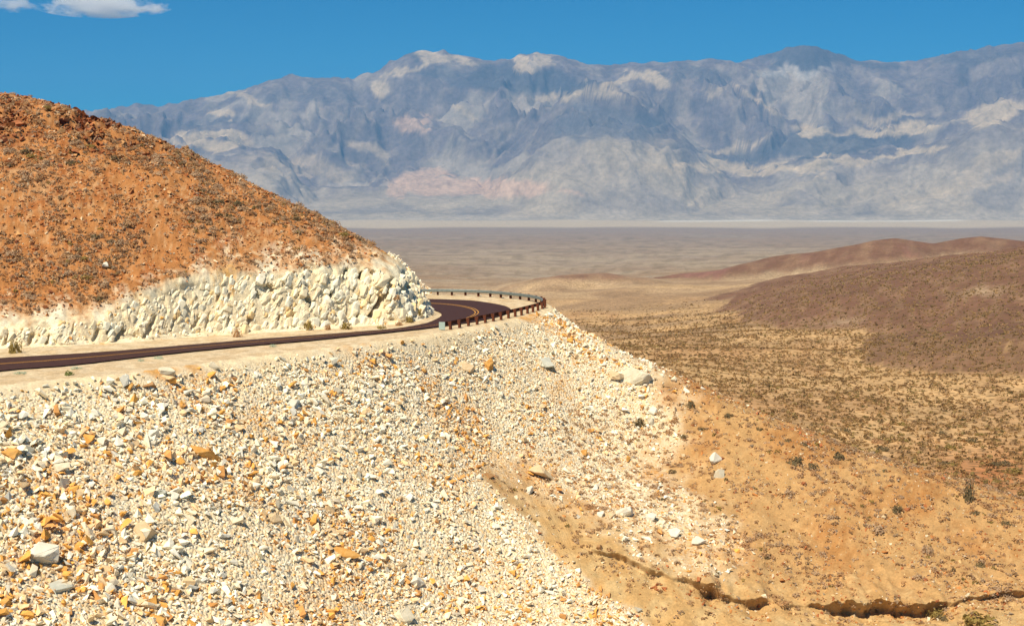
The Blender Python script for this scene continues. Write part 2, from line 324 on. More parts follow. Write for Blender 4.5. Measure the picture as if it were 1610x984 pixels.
scr = mix(mix(np.array([.70, .57, .37]), [.74, .67, .50], sstep(-.3, .5, n1 + .3 * n2)), [.60, .33, .11], sstep(.0, .9, 1.1 * n1 + .4 * n2))
tan = mix(np.array([.51, .32, .135]), [.54, .375, .18], sstep(-.4, .5, n2))
spur = mix(mix(np.array([.49, .295, .125]), [.42, .205, .07], sstep(-.2, .7, n1 + .5 * n2)), [.50, .32, .145], sstep(.0, .9, .5 * n3 + .7 * n2))
tanw = sstep(-60, 60, interp(pxg, [(700, 690), (800, 760), (900, 800), (1000, 835), (1100, 890), (1250, 930), (1500, 950), (1700, 950)]) * -1 + pyg + 30 * n1)
slope = mix(spur * .93, tan * .95, tanw)
slope = mix(slope, np.array([.58, .48, .33]), sstep(90, -20, pxg - toe + 40 * n1) * 0.8 * sstep(760, 660, pyg))
slope = mix(slope, scr, scree)
C = np.where((~inb)[..., None], slope, C)
C *= (1 + 0.10 * n3)[..., None]
m_near = mat_attr('dry hillside earth', var=.20, scale=5, bump=.9, bdist=.10, bscale=5.5, var2=.16, scale2=0.8)
def add_float(o, name, v):
    a_ = o.data.attributes.new(name, 'FLOAT', 'POINT'); a_.data.foreach_set('value', np.ascontiguousarray(v, np.float32).ravel())
def pebbles(mat, scale, cols, bump):
    n, l = mat.node_tree.nodes, mat.node_tree.links; b = n['Principled BSDF']; src = b.inputs['Base Color'].links[0].from_socket
    tc = n.new('ShaderNodeTexCoord'); v = n.new('ShaderNodeTexVoronoi'); v.inputs['Scale'].default_value = scale; l.new(tc.outputs['Object'], v.inputs['Vector'])
    a_ = n.new('ShaderNodeAttribute'); a_.attribute_name = 'peb'; sep = n.new('ShaderNodeSeparateColor'); l.new(v.outputs['Color'], sep.inputs[0])
    r = n.new('ShaderNodeValToRGB'); r.color_ramp.interpolation = 'CONSTANT'; e = r.color_ramp.elements
    e[0].color = (*cols[0], 1); e[1].position = 1 / len(cols); e[1].color = (*cols[1], 1)
    for k_, c_ in enumerate(cols[2:]): q_ = e.new((k_ + 2) / len(cols)); q_.color = (*c_, 1)
    l.new(sep.outputs[0], r.inputs[0]); mu = n.new('ShaderNodeMath'); mu.operation = 'MULTIPLY'; mu.inputs[1].default_value = .6; l.new(a_.outputs['Fac'], mu.inputs[0])
    x = n.new('ShaderNodeMix'); x.data_type = 'RGBA'; l.new(mu.outputs[0], x.inputs[0]); l.new(src, x.inputs[6]); l.new(r.outputs[0], x.inputs[7]); l.new(x.outputs[2], b.inputs['Base Color'])
    old = b.inputs['Normal'].links[0].from_socket; bn = n.new('ShaderNodeBump'); bn.invert = True; bn.inputs['Distance'].default_value = bump; l.new(a_.outputs['Fac'], bn.inputs['Strength'])
    l.new(v.outputs['Distance'], bn.inputs['Height']); l.new(old, bn.inputs['Normal']); l.new(bn.outputs[0], b.inputs['Normal'])
pebbles(m_near, 4.2, [(.86, .79, .62), (.76, .60, .38), (.83, .71, .50), (.82, .77, .63), (.72, .55, .33), (.72, .40, .13), (.86, .74, .53), (.56, .46, .32)], .16)
near = grid_mesh('hillside', Xv, Yv, Zv, m_near, C); add_float(near, 'peb', scree * sstep(.5, 2, dedge)); near['kind'] = 'structure'
fl = (cutw > 0.25)[:-1, :-1].ravel(); near.data.polygons.foreach_set('use_smooth', ~fl)

# ------------------------------------------------------------------ the ground beyond: desert fan, brown hills, valley floor to the mountains
gp = [(700, 1000, 120, 0), (1610, 1000, 110, 0), (1900, 1000, 105, 0), (-200, 800, 200, 0), (400, 700, 260, 0), (700, 640, 270, 0),
      (1610, 772, 222, 0), (1800, 800, 205, 0), (1450, 722, 265, 0), (1300, 680, 300, 0), (1100, 592, 430, 0), (1300, 600, 460, 0), (1610, 612, 440, 0), (1900, 620, 440, 0), (1400, 556, 600, 0),
      (1000, 540, 720, 0), (800, 540, 760, 0), (300, 540, 800, 0), (1165, 512, 860, 0), (1610, 500, 900, 0), (1900, 500, 900, 0), (900, 490, 1350, 0), (1100, 470, 1500, 0), (500, 480, 1500, 0), (-200, 480, 1500, 0),
      (900, 450, 2400, 0), (1250, 432, 2300, 0), (1610, 420, 2200, 0), (1900, 420, 2200, 0), (600, 440, 2800, 0), (700, 420, 4200, 0), (1000, 415, 4500, 0), (1610, 405, 4200, 0), (1900, 405, 4200, 0), (-200, 420, 4200, 0),
      (600, 396, 6800, 0), (1100, 394, 7000, 0), (1700, 394, 7000, 0), (-200, 396, 6800, 0)]
for px in (-300, 0, 300, 600, 900, 1200, 1500, 1800, 2000):
    for py, Y in ((379, 10000), (366, 14500), (359, 17500), (351, 19300), (345, 20600), (341, 22000), (337, 24000)): gp.append((px, py, Y, 0))
G = TPS([(g[0] / 500, math.log(g[2])) for g in gp], [(CAMZ - at(*g[:3])[2]) / g[2] for g in gp], 1e-5)
NX, NY = 420, 330
gx = np.linspace(-330, 1940, NX); gy = np.exp(np.r_[np.linspace(math.log(110), math.log(900), 130), np.linspace(math.log(900), math.log(3200), 130)[1:], np.linspace(math.log(3200), math.log(24000), 72)[1:]])
PX2, Y2 = np.meshgrid(gx, gy); X2 = (PX2 - CX) / F * Y2 / cp
Z2 = CAMZ - G(PX2 / 500, np.log(Y2)) * Y2
Z2 += (0.004 * Y2 * sstep(200, 500, Y2) * fbm(X2 / (0.12 * Y2 + 40), np.log(Y2) * 9, 3, 60)) * sstep(9000, 3000, Y2)
hillmask = np.zeros(Z2.shape); hillid = []
def ridge_hill(crest, Dc, front, back, seed, fr=1.6, rg=.45):
    global Z2
    zc = np.array([at(px, py, Dc)[2] for px, py in crest]); pxs_ = [c[0] for c in crest]
    c = np.interp(PX2, pxs_, zc); dd = Y2 - (Dc + 0.05 * Dc * fbm(PX2 / 160, PX2 * 0, 2, seed))
    fall = np.where(dd < 0, (np.abs(dd) / front) ** fr, (np.abs(dd) / back) ** 1.5)
    nse = fbm(X2 / (Dc * .06), Y2 / (Dc * .06), 4, seed)
    amp = Dc * 0.0065 * rg
    z = c - fall * (Dc * 0.022) + nse * amp * sstep(0, front, np.abs(dd)) * 0.8 - amp * 0.5 * ridged(PX2 / 60 + dd / front, dd / (front * 3), 3, seed + 3) * sstep(0, front * .4, np.abs(dd))
    k = np.clip((z - Z2) / (Dc * 0.004), -1, 1); m = sstep(-0.6, 0.6, k)
    Z2 = np.maximum(z, Z2); return m
mA = ridge_hill([(850, 560), (960, 465), (1030, 441), (1120, 425), (1200, 409), (1270, 398), (1330, 386), (1370, 378), (1405, 375.5), (1440, 380), (1465, 384), (1500, 379), (1540, 373.5), (1580, 377), (1630, 384), (1750, 390), (1950, 400)], 2350, 330, 500, 61)
mL = ridge_hill([(650, 560), (760, 462), (800, 448), (840, 437), (880, 431.5), (950, 433), (1040, 441), (1100, 455), (1160, 475), (1260, 560)], 2150, 220, 500, 62, rg=.15)
mB = ridge_hill([(900, 900), (1000, 640), (1060, 572), (1120, 535), (1165, 512), (1230, 483), (1330, 457), (1450, 435), (1560, 414), (1610, 406), (1750, 388), (1950, 370)], 900, 390, 500, 63, 1.25)
mC = ridge_hill([(1200, 900), (1290, 640), (1340, 592), (1370, 575), (1450, 560), (1530, 545), (1610, 531), (1750, 512), (1950, 495)], 530, 105, 200, 64, 1.3)
px2, py2 = proj(X2, Y2, Z2)
a1, a2, a3 = fbm(px2 / 130, np.log(Y2) * 4, 4, 71), fbm(px2 / 25, np.log(Y2) * 18, 4, 72), fbm(px2 / 260, np.log(Y2) * 22, 3, 73)
fan = mix(np.array([.52, .335, .16]), [.43, .255, .12], sstep(-.3, .6, a1 + .4 * a2))
far = mix(np.array([.36, .285, .20]), [.30, .225, .165], sstep(-.3, .4, a3))
C2 = mix(fan, far, sstep(750, 3000, Y2 + 400 * a3))
C2 = mix(C2, np.array([.29, .21, .145]), sstep(5200, 9500, Y2 + 2500 * a3) * 0.9)
C2 = mix(C2, np.array([.34, .27, .2]), 0.8 * sstep(.25, .5, a3 + .2 * a1) * sstep(3000, 5500, Y2) * sstep(17000, 12000, Y2))
C2 = mix(C2, np.array([.20, .155, .10]), .65 * sstep(-.1, .6, a2 + .5 * a3) * sstep(2200, 3500, Y2) * sstep(16500, 11000, Y2))
C2 = mix(C2, np.array([.53, .425, .285]), sstep(17200, 17900, Y2 + 260 * a3))
C2 = mix(C2, np.array([.74, .70, .60]), sstep(19700, 20000, Y2) * sstep(20600, 20300, Y2) * sstep(-.15, .15, pn(px2 / 150, px2 * 0, 75) + .1) * sstep(860, 1020, px2) * .8)
C2 = mix(C2, np.array([.38, .32, .25]), sstep(20400, 20700, Y2))
C2 = mix(C2, np.array([.31, .205, .115]), .8 * sstep(-.45, .35, a3 + .5 * a1) * sstep(550, 900, Y2) * sstep(4500, 2200, Y2))
brown = mix(np.array([.165, .083, .053]), [.23, .135, .083], sstep(-.3, .6, a2 + .3 * a1))
C2 = mix(C2, mix(brown, np.array([.23, .11, .085]), sstep(.1, .6, a1)), mA * .95 * sstep(0, 14, interp(px2, [(1000, 470), (1150, 440), (1250, 432), (1400, 416), (1500, 406), (1650, 405)]) - py2 + 6 * a2))
C2 = mix(C2, brown * 1.2, mL * .75 * sstep(442, 434, py2 + 3 * a2)); C2 = mix(C2, brown, mB * .95 * sstep(-1.1, -.1, a2 + 2 * mB - 1.2)); C2 = mix(C2, brown * .85, mC * .85 * sstep(-1.2, 0, a2 + 1.6 * mC - 1.2))
C2 = mix(C2, np.array([.42, .30, .19]), 0.8 * mB * np.exp(-(((px2 - 1540) / 40) ** 2 + ((py2 - 457) / 10) ** 2)) * sstep(-.6, .3, a2))
C2 = mix(C2, np.array([.42, .30, .19]), 0.7 * mB * np.exp(-(((px2 - 1325) / 30) ** 2 + ((py2 - 506 + (px2 - 1325) * .12) / 5) ** 2)))
C2 = mix(C2, np.array([.47, .18, .065]), 0.8 * np.exp(-(((px2 - 1570) / 90) ** 2 + ((py2 - 745) / 38) ** 2)))
# shrubs too far off to pick apart are a mottling of the ground colour
m_ground = mat_attr('desert ground', var=.30, scale=.22, var2=.20, scale2=.03, bump=.5, bdist=1.2, bscale=.12)
def spots(mat, lo, hi, scale, colr):
    n, l = mat.node_tree.nodes, mat.node_tree.links; b = n['Principled BSDF']; src = b.inputs['Base Color'].links[0].from_socket
    tc = n.new('ShaderNodeTexCoord'); v = n.new('ShaderNodeTexVoronoi'); v.inputs['Scale'].default_value = scale; l.new(tc.outputs['Object'], v.inputs['Vector'])
    mr = n.new('ShaderNodeMapRange'); mr.inputs[1].default_value = lo; mr.inputs[2].default_value = hi; mr.inputs[3].default_value = .75; mr.inputs[4].default_value = 0
    l.new(v.outputs['Distance'], mr.inputs[0]); x = n.new('ShaderNodeMix'); x.data_type = 'RGBA'; l.new(mr.outputs[0], x.inputs[0]); l.new(src, x.inputs[6]); x.inputs[7].default_value = (*colr, 1)
    l.new(x.outputs[2], b.inputs['Base Color'])
spots(m_ground, .25, .42, .38, (.17, .11, .05))
ground = grid_mesh('ground', X2, Y2, Z2, m_ground, C2); ground['kind'] = 'structure'

# ------------------------------------------------------------------ mountain range
sil = [(-400, 215), (-200, 200), (60, 182), (130, 176), (165, 172), (200, 168), (225, 163), (260, 168), (300, 158), (360, 148), (400, 137), (430, 127), (465, 118), (500, 123), (560, 122), (590, 115), (620, 96), (640, 86), (660, 80), (700, 82),
       (740, 90), (780, 97), (810, 89), (840, 83), (880, 87), (920, 101), (960, 103), (1000, 98), (1050, 98), (1090, 95), (1115, 92), (1150, 98), (1190, 89), (1230, 76), (1265, 70), (1300, 82), (1340, 96), (1410, 98), (1430, 95),
       (1480, 85), (1530, 75), (1560, 71), (1590, 66), (1620, 70), (1800, 92), (2100, 110)]
MX, MY = 760, 310
mx = np.linspace(-330, 1940, MX); my = np.r_[np.linspace(20300, 29500, MY - 12), np.linspace(29700, 34000, 12)]
PX3, Y3 = np.meshgrid(mx, my); X3 = (PX3 - CX) / F * Y3 / cp; km = 1000.0
D0, DC = 20600.0, 27500.0
z0 = -702.0
zsm = np.interp(PX3, [s[0] for s in sil], [at(s[0], s[1], DC)[2] for s in sil])
t = np.clip((Y3 - D0) / (DC - D0), -0.1, 1.6)
zrow = zsm[0]; zb_ = np.convolve(np.pad(zrow, 60, 'edge'), np.ones(121) / 121, 'valid'); zb_ = np.convolve(np.pad(zb_, 30, 'edge'), np.ones(61) / 61, 'valid')
zc3 = zb_[None] + (zrow - zb_)[None] * sstep(.72, .97, t)
prof3 = interp(t, [(-.1, 0), (0, 0), (.12, .065), (.28, .175), (.5, .40), (.75, .70), (1.0, 1.0), (1.2, .93), (1.6, .7)])
wx, wy = 0.5 * fbm(X3 / 2600, Y3 / 2600, 3, 80), 0.5 * fbm(X3 / 2600, Y3 / 2600, 3, 81)
rd = ridged(X3 / 5200 + wx, Y3 / 2500 + wy, 7, 82, 0.5)
rd2 = ridged(X3 / 1700 + wx * 2, Y3 / 1300 + wy * 2, 5, 88, 0.55)
rd3 = ridged(X3 / 480 + wx * 3, Y3 / 520 + wy * 3, 5, 95, 0.6)
amp = sstep(0.16, 0.5, t + .10 * fbm(X3 / 2200, Y3 * 0, 3, 86)) * (1 - 0.72 * sstep(.72, .98, t))
hgt = (zc3 - z0) * prof3 * (0.80 + 0.12 * fbm(X3 / 5000, Y3 / 3500, 3, 84)) + amp * (300 * (rd - 1.0) + 115 * (rd2 - .85) + 60 * (rd3 - .8))
def front_ridge(crest, Dc, fl, seed):
    global hgt
    c = np.interp(PX3, [q[0] for q in crest], [at(q[0], q[1], Dc)[2] - z0 for q in crest]); dd = Y3 - Dc - 700 * fbm(X3 / 2600, Y3 / 2600, 3, seed)
    z = c - (np.sqrt(dd * dd + 150 ** 2) - 150) * fl + 110 * (rd2 - 0.9) + 42 * (rd3 - .8) + 120 * (rd - 1)
    hgt = np.maximum(hgt, np.where(z > 0, z, -50) * sstep(20500, 22300, Y3))
front_ridge([(600, 345), (730, 268), (830, 208), (900, 178), (950, 168), (1000, 176), (1070, 202), (1170, 262), (1300, 345)], 25000, .26, 91)
front_ridge([(1000, 345), (1080, 280), (1150, 248), (1200, 228), (1260, 207), (1350, 203), (1420, 200), (1480, 180), (1560, 160), (1620, 168), (1750, 180), (1940, 200)], 25300, .26, 92)
0 and front_ridge([(930, 345), (1000, 280), (1100, 268), (1200, 258), (1300, 252), (1400, 240), (1480, 232), (1540, 246), (1620, 230), (1940, 240)], 22900, .30, 93)
front_ridge([(-300, 230), (200, 212), (270, 209), (380, 209), (440, 222), (500, 260), (560, 320)], 25200, .24, 94)
0 and front_ridge([(560, 335), (600, 285), (650, 262), (720, 265), (780, 272), (850, 290), (930, 330)], 22500, .30, 96)
hgt = np.maximum(hgt, 700 * np.clip(t, 0, 2) ** 1.2 - 4)
Z3 = z0 + hgt
# hold the skyline to its measured height, column by column
tanm = ((Z3 - CAMZ) / Y3).max(0); want = np.array([(at(px, py, DC)[2] - CAMZ) / DC for px, py in zip(mx, np.interp(mx, [s[0] for s in sil], [s[1] for s in sil]))])
jm = ((Z3 - CAMZ) / Y3).argmax(0); zm = Z3[jm, np.arange(MX)]; ym = my[jm]
sc_ = (want * ym + CAMZ - z0) / (zm - z0); sc_ = np.clip(np.convolve(np.pad(sc_, 6, 'edge'), np.ones(13) / 13, 'valid'), .6, 1.6)
hi = sstep(0.55, 0.97, (Z3 - z0) / (zm - z0)[None])
Z3 = z0 + (Z3 - z0) * (1 + (sc_[None] - 1) * hi)
px3, py3 = proj(X3, Y3, Z3)
b1, b2, b3 = fbm(X3 / 1500, Y3 / 1500, 5, 101), fbm(X3 / 420, Y3 / 420, 4, 102), fbm(X3 / 4200, Y3 / 4200, 3, 103)
C3 = mix(np.array([.155, .125, .12]), [.23, .185, .155], sstep(-.4, .6, b2 + .5 * b1 + .6 * fbm(X3 / 130, Y3 / 130, 3, 107)))
C3 = mix(C3, np.array([.34, .285, .22]), 0.75 * sstep(.15, .75, b1 + .35 * b2 + sstep(230, 300, py3) * .45))
stre = fbm(X3 / 1100 + 1.5 * wx, Y3 / 1500 + 1.5 * wy, 5, 108)
C3 = mix(C3, mix(np.array([.38, .31, .22]), [.27, .225, .18], sstep(-.2, .7, stre + .4 * b1)), sstep(.40, .14, t + .09 * b1) * .9)
C3 = mix(C3, np.array([.37, .31, .235]), sstep(.07, .02, t))
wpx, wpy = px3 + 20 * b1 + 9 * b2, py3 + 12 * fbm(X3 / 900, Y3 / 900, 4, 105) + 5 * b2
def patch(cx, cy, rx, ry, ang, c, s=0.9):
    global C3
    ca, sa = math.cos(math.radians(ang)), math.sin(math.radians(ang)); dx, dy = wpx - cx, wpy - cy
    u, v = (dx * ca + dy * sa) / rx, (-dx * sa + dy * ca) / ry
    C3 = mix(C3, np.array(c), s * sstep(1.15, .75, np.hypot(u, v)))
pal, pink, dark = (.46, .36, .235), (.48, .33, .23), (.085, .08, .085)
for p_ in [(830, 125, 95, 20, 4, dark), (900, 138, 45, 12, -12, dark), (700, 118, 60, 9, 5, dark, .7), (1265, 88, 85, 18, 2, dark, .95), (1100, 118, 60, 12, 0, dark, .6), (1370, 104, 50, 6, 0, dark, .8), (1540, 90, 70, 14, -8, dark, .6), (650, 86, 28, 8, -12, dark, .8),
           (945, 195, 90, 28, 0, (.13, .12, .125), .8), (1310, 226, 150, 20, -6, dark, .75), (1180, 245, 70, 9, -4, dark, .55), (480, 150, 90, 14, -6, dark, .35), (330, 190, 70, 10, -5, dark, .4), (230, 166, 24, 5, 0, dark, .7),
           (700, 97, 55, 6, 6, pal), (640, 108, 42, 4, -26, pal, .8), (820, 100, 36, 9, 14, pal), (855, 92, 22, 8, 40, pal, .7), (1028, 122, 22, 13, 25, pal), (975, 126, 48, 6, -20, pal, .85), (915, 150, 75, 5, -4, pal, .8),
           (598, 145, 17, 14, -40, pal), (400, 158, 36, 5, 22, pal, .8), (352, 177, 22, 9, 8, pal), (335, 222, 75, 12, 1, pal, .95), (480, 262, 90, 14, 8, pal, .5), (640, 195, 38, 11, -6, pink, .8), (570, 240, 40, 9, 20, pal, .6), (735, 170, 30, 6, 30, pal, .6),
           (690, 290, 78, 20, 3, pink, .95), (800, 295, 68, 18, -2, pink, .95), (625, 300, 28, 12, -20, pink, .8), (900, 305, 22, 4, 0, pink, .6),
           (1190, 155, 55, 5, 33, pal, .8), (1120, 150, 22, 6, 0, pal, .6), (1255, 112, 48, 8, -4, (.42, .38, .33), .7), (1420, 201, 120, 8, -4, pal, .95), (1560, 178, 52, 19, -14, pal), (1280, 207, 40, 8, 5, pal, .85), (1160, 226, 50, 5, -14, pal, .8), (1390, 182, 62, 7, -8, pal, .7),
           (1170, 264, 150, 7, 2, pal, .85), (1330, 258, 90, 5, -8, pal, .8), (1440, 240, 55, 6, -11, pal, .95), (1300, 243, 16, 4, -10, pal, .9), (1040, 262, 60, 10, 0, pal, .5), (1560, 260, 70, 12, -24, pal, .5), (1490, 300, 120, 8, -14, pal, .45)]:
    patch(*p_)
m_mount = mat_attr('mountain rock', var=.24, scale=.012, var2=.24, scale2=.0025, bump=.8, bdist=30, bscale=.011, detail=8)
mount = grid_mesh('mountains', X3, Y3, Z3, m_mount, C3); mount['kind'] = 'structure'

# ------------------------------------------------------------------ road
ins, outs = even(inner, 0.6), None
n_ = 240
ri, ro = even(inner, .01), even(outer, .01)
ri, ro = ri[np.linspace(0, len(ri) - 1, n_).astype(int)], ro[np.linspace(0, len(ro) - 1, n_).astype(int)]
for e_, sd_ in ((ri, 1), (ro, 2)): e_[:, :2] += (.10 * fbm(e_[:, 0] / .9, e_[:, 1] / .9, 3, 150 + sd_))[:, None] * np.array([.57, -.82])
def strip(name, f0, f1, z, mat, parent=None, k=4, i0=0, i1=n_):
    s = np.linspace(f0, f1, k)[:, None, None]
    g = ri[None, i0:i1] * (1 - s) + ro[None, i0:i1] * s; g = g + np.array([0, 0, z])
    nse = 0.0
    o = grid_mesh(name, g[..., 0], g[..., 1], g[..., 2], mat); 
    if parent: o.parent = parent
    return o
m_asph = mat_plain('dark asphalt', (.042, .017, .016), (.058, .026, .023), 2.5, .9, bump=.3, bdist=.01)
m_yel = mat_plain('yellow road paint', (.55, .27, .05), (.42, .21, .05), 3.0, .7)
road = strip('road', 0, 1, 0.025, m_asph, k=7); road['kind'] = 'structure'
strip('centre_line', .47, .486, 0.031, m_yel, road, 2); strip('centre_line', .514, .530, 0.031, m_yel, road, 2)

# ------------------------------------------------------------------ guardrail
m_galv = mat_plain('weathered galvanised rail', (.15, .19, .19), (.24, .27, .26), 4, .55, .35)
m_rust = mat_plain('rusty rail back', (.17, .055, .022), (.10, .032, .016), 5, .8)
m_post = mat_plain('rust brown post', (.16, .045, .018), (.09, .028, .014), 6, .85, bump=.3)
m_plate = mat_plain('pale green end plate', (.42, .52, .47), (.36, .46, .42), 6, .6)
gl = spline([on(699, 519), on(749, 509.5), on(799, 499.3), on(836, 490), on(852, 484), on(850, 478.5), on(838, 475), on(814, 471.5), on(765, 467), on(717, 465), on(675, 464.6), (-13.5, 181.3, 0), (-20, 183, 0)], 10)
gl = even(gl, .16); gt = np.gradient(gl[:, :2], axis=0); gt /= np.linalg.norm(gt, axis=1)[:, None]; gn = np.c_[gt[:, 1], -gt[:, 0]]   # outward
rail_root = bpy.data.objects.new('guardrail', None); COL.objects.link(rail_root); rail_root.location = gl[0]
tag(rail_root, 'weathered steel guardrail on rusty posts around the outside of the hairpin bend', 'guardrail')
def child(name, me, mat, parent):
    o = bpy.data.objects.new(name, me); COL.objects.link(o)
    if mat: me.materials.append(mat)
    o.parent = parent; return o
prof_w = [(-.04, .40), (.00, .43), (.045, .485), (.045, .54), (.0, .585), (.0, .605), (.045, .65), (.045, .705), (0, .76), (-.04, .79)]   # (towards road, height)
def zg(x, y):
    return float(bz(np.array([x]), np.array([y]))[0])
gz = bz(gl[:, 0], gl[:, 1])
verts, faces = [], []; K = len(prof_w); ni = len(gl)
for s, th in ((0, 0.0), (1, 0.022)):
    for i in range(ni):
        for (a, h) in prof_w: verts.append(gl[i] * [1, 1, 0] + np.array([*(gn[i] * (-a + th)), gz[i] + h + .06]) - gl[0])
for i in range(ni - 1):
    for j in range(K - 1):
        a = i * K + j; faces.append((a, a + 1, a + K + 1, a + K)); a += ni * K; faces.append((a, a + K, a + K + 1, a + 1))
me = bpy.data.meshes.new('rail'); me.from_pydata([tuple(v) for v in verts], [], faces); me.update()
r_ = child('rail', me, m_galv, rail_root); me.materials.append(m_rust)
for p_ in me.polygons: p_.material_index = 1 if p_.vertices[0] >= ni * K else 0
def box_mesh(name, dims, off=(0, 0, 0), bev=0.012):
    bm = bmesh.new(); bmesh.ops.create_cube(bm, size=1)
    for v in bm.verts: v.co = Vector((v.co.x * dims[0] + off[0], v.co.y * dims[1] + off[1], v.co.z * dims[2] + off[2]))
    bmesh.ops.bevel(bm, geom=bm.edges[:], offset=bev, segments=1, affect='EDGES'); me = bpy.data.meshes.new(name); bm.to_mesh(me); bm.free(); return me
post_me = box_mesh('post', (.24, .24, 1.38), (0, 0, .16)); block_me = box_mesh('spacer_block', (.19, .15, .36), (0, 0, 0)); post_me.materials.append(m_post); block_me.materials.append(m_post)
acc = 0.6
glen = np.r_[0, np.cumsum(np.linalg.norm(np.diff(gl[:, :2], axis=0), axis=1))]
while acc < glen[-1]:
    p = np.array([np.interp(acc, glen, gl[:, k]) for k in range(2)]); nn = np.array([np.interp(acc, glen, gn[:, k]) for k in range(2)]); nn /= np.linalg.norm(nn)
    rz = math.atan2(nn[1], nn[0]); z = zg(*p)
    o = bpy.data.objects.new('post', post_me); COL.objects.link(o); o.parent = rail_root
    q = p + nn * .34; o.location = Vector((q[0], q[1], z)) - Vector(gl[0]); o.rotation_euler = (RNG.normal(0, .02), RNG.normal(0, .02), rz)
    b = bpy.data.objects.new('spacer_block', block_me); COL.objects.link(b); b.parent = o; b.location = (-.19, 0, .64)
    acc += 1.80
ep = bpy.data.objects.new('end_plate', box_mesh('end_plate', (.06, .62, .78), (0, 0, .46))); COL.objects.link(ep); ep.data.materials.append(m_plate); ep.parent = rail_root
ep.location = (-.25, -.25, 0); ep.rotation_euler = (0, 0, math.pi / 2 - .15)

# ------------------------------------------------------------------ rocks
def hull(n, seed, squash=(1, 1, 1)):
    r = np.random.default_rng(seed); p = r.normal(size=(n, 3)); p /= np.linalg.norm(p, axis=1)[:, None]; p *= r.uniform(.75, 1.1, (n, 1)); p *= squash
    bm = bmesh.new(); vs = [bm.verts.new(v) for v in p]
    g = bmesh.ops.convex_hull(bm, input=vs); bmesh.ops.delete(bm, geom=list({e for e in g['geom_interior'] + g['geom_unused'] if isinstance(e, bmesh.types.BMVert)}), context='VERTS')
    bmesh.ops.triangulate(bm, faces=bm.faces[:]); bm.verts.index_update()
    V = np.array([v.co for v in bm.verts]); T = np.array([[v.index for v in f.verts] for f in bm.faces]); bm.free(); return V, T
VAR = [hull(int(n), 100 + i, sq) for i, (n, sq) in enumerate([(7, (1, .8, .6)), (8, (1, .9, .7)), (7, (1.1, .7, .6)), (8, (1, 1, .8)), (7, (1.2, .8, .5)), (7, (1, .7, .8)), (8, (1.2, .9, .6)), (7, (.9, .9, .9))])]
def rotm(n, rng, tilt=0.5):
    a = rng.uniform(0, 2 * np.pi, n); b = rng.normal(0, tilt, n); c = rng.normal(0, tilt, n)
    ca, sa, cb, sb, cc, sc2 = np.cos(a), np.sin(a), np.cos(b), np.sin(b), np.cos(c), np.sin(c); O, I = np.zeros(n), np.ones(n)
    Rz = np.stack([ca, -sa, O, sa, ca, O, O, O, I], 1).reshape(-1, 3, 3); Rx = np.stack([I, O, O, O, cb, -sb, O, sb, cb], 1).reshape(-1, 3, 3); Ry = np.stack([cc, O, sc2, O, I, O, -sc2, O, cc], 1).reshape(-1, 3, 3)
    return Rz @ Rx @ Ry
def scatter_mesh(name, variants, pos, size, col, mat, rng, tilt=.5, jit=0.0, R=None):
    co, idx, cc, base_i = [], [], [], 0; which = rng.integers(0, len(variants), len(pos)); R = rotm(len(pos), rng, tilt) if R is None else R
    for k, (V, T) in enumerate(variants):
        s = np.where(which == k)[0]
        if not len(s): continue
        v = np.einsum('nij,vj->nvi', R[s], V) * size[s][:, None, None] + pos[s][:, None]
        co.append(v.reshape(-1, 3)); idx.append((T[None] + (np.arange(len(s)) * len(V))[:, None, None]).reshape(-1) + base_i); base_i += len(s) * len(V)
        cc.append(np.repeat(col[s], len(V), 0) * (1 + rng.normal(0, jit, (len(s) * len(V), 1)) if jit else 1))
    me = bpy.data.meshes.new(name); fill(me, np.vstack(co), np.concatenate(idx), 3, np.vstack(cc)); me.materials.append(mat)
    o = bpy.data.objects.new(name, me); COL.objects.link(o); return o
# area of each grid vertex, for even scattering over the real surface
PT = np.stack([Xv, Yv, Zv], -1)
du = np.gradient(PT, axis=1); dv = np.gradient(PT, axis=0); NRM = np.cross(du, dv); AREA = np.linalg.norm(NRM, axis=-1); NRM /= AREA[..., None] + 1e-9; NRM *= np.sign(NRM[..., 2:3])
vis = (pxg > -90) & (pxg < 1700) & (pyg < 1060)
def pick(w, n, rng):
    w = (w * AREA * vis).ravel(); c = np.cumsum(w); i = np.searchsorted(c, rng.uniform(0, c[-1], n)); i = np.clip(i, 0, w.size - 1)
    p = PT.reshape(-1, 3)[i]; a = rng.uniform(-.5, .5, (n, 2)); p = p + du.reshape(-1, 3)[i] * a[:, :1] + dv.reshape(-1, 3)[i] * a[:, 1:]; return p, i
def palette(n, rng, cols, probs, j=.12):
    c = np.array(cols)[rng.choice(len(cols), n, p=np.array(probs) / sum(probs))]; return c * (1 + rng.normal(0, j, (n, 1)))
m_rock = mat_attr('broken rock', var=.18, scale=4, bump=.5, bdist=.04, bscale=9)
PALE = [(.89, .83, .67), (.87, .75, .54), (.83, .79, .67), (.80, .58, .33), (.74, .39, .10), (.60, .30, .10), (.58, .50, .38)]
rngR = np.random.default_rng(11)
def psize(n, lo, hi, a, rng): u = rng.uniform(size=n); return (lo ** -a + u * (hi ** -a - lo ** -a)) ** (-1 / a)
colz = (.6 * fbm(Xg / 6, Yg / 6, 3, 120) + .8 * n1).ravel()
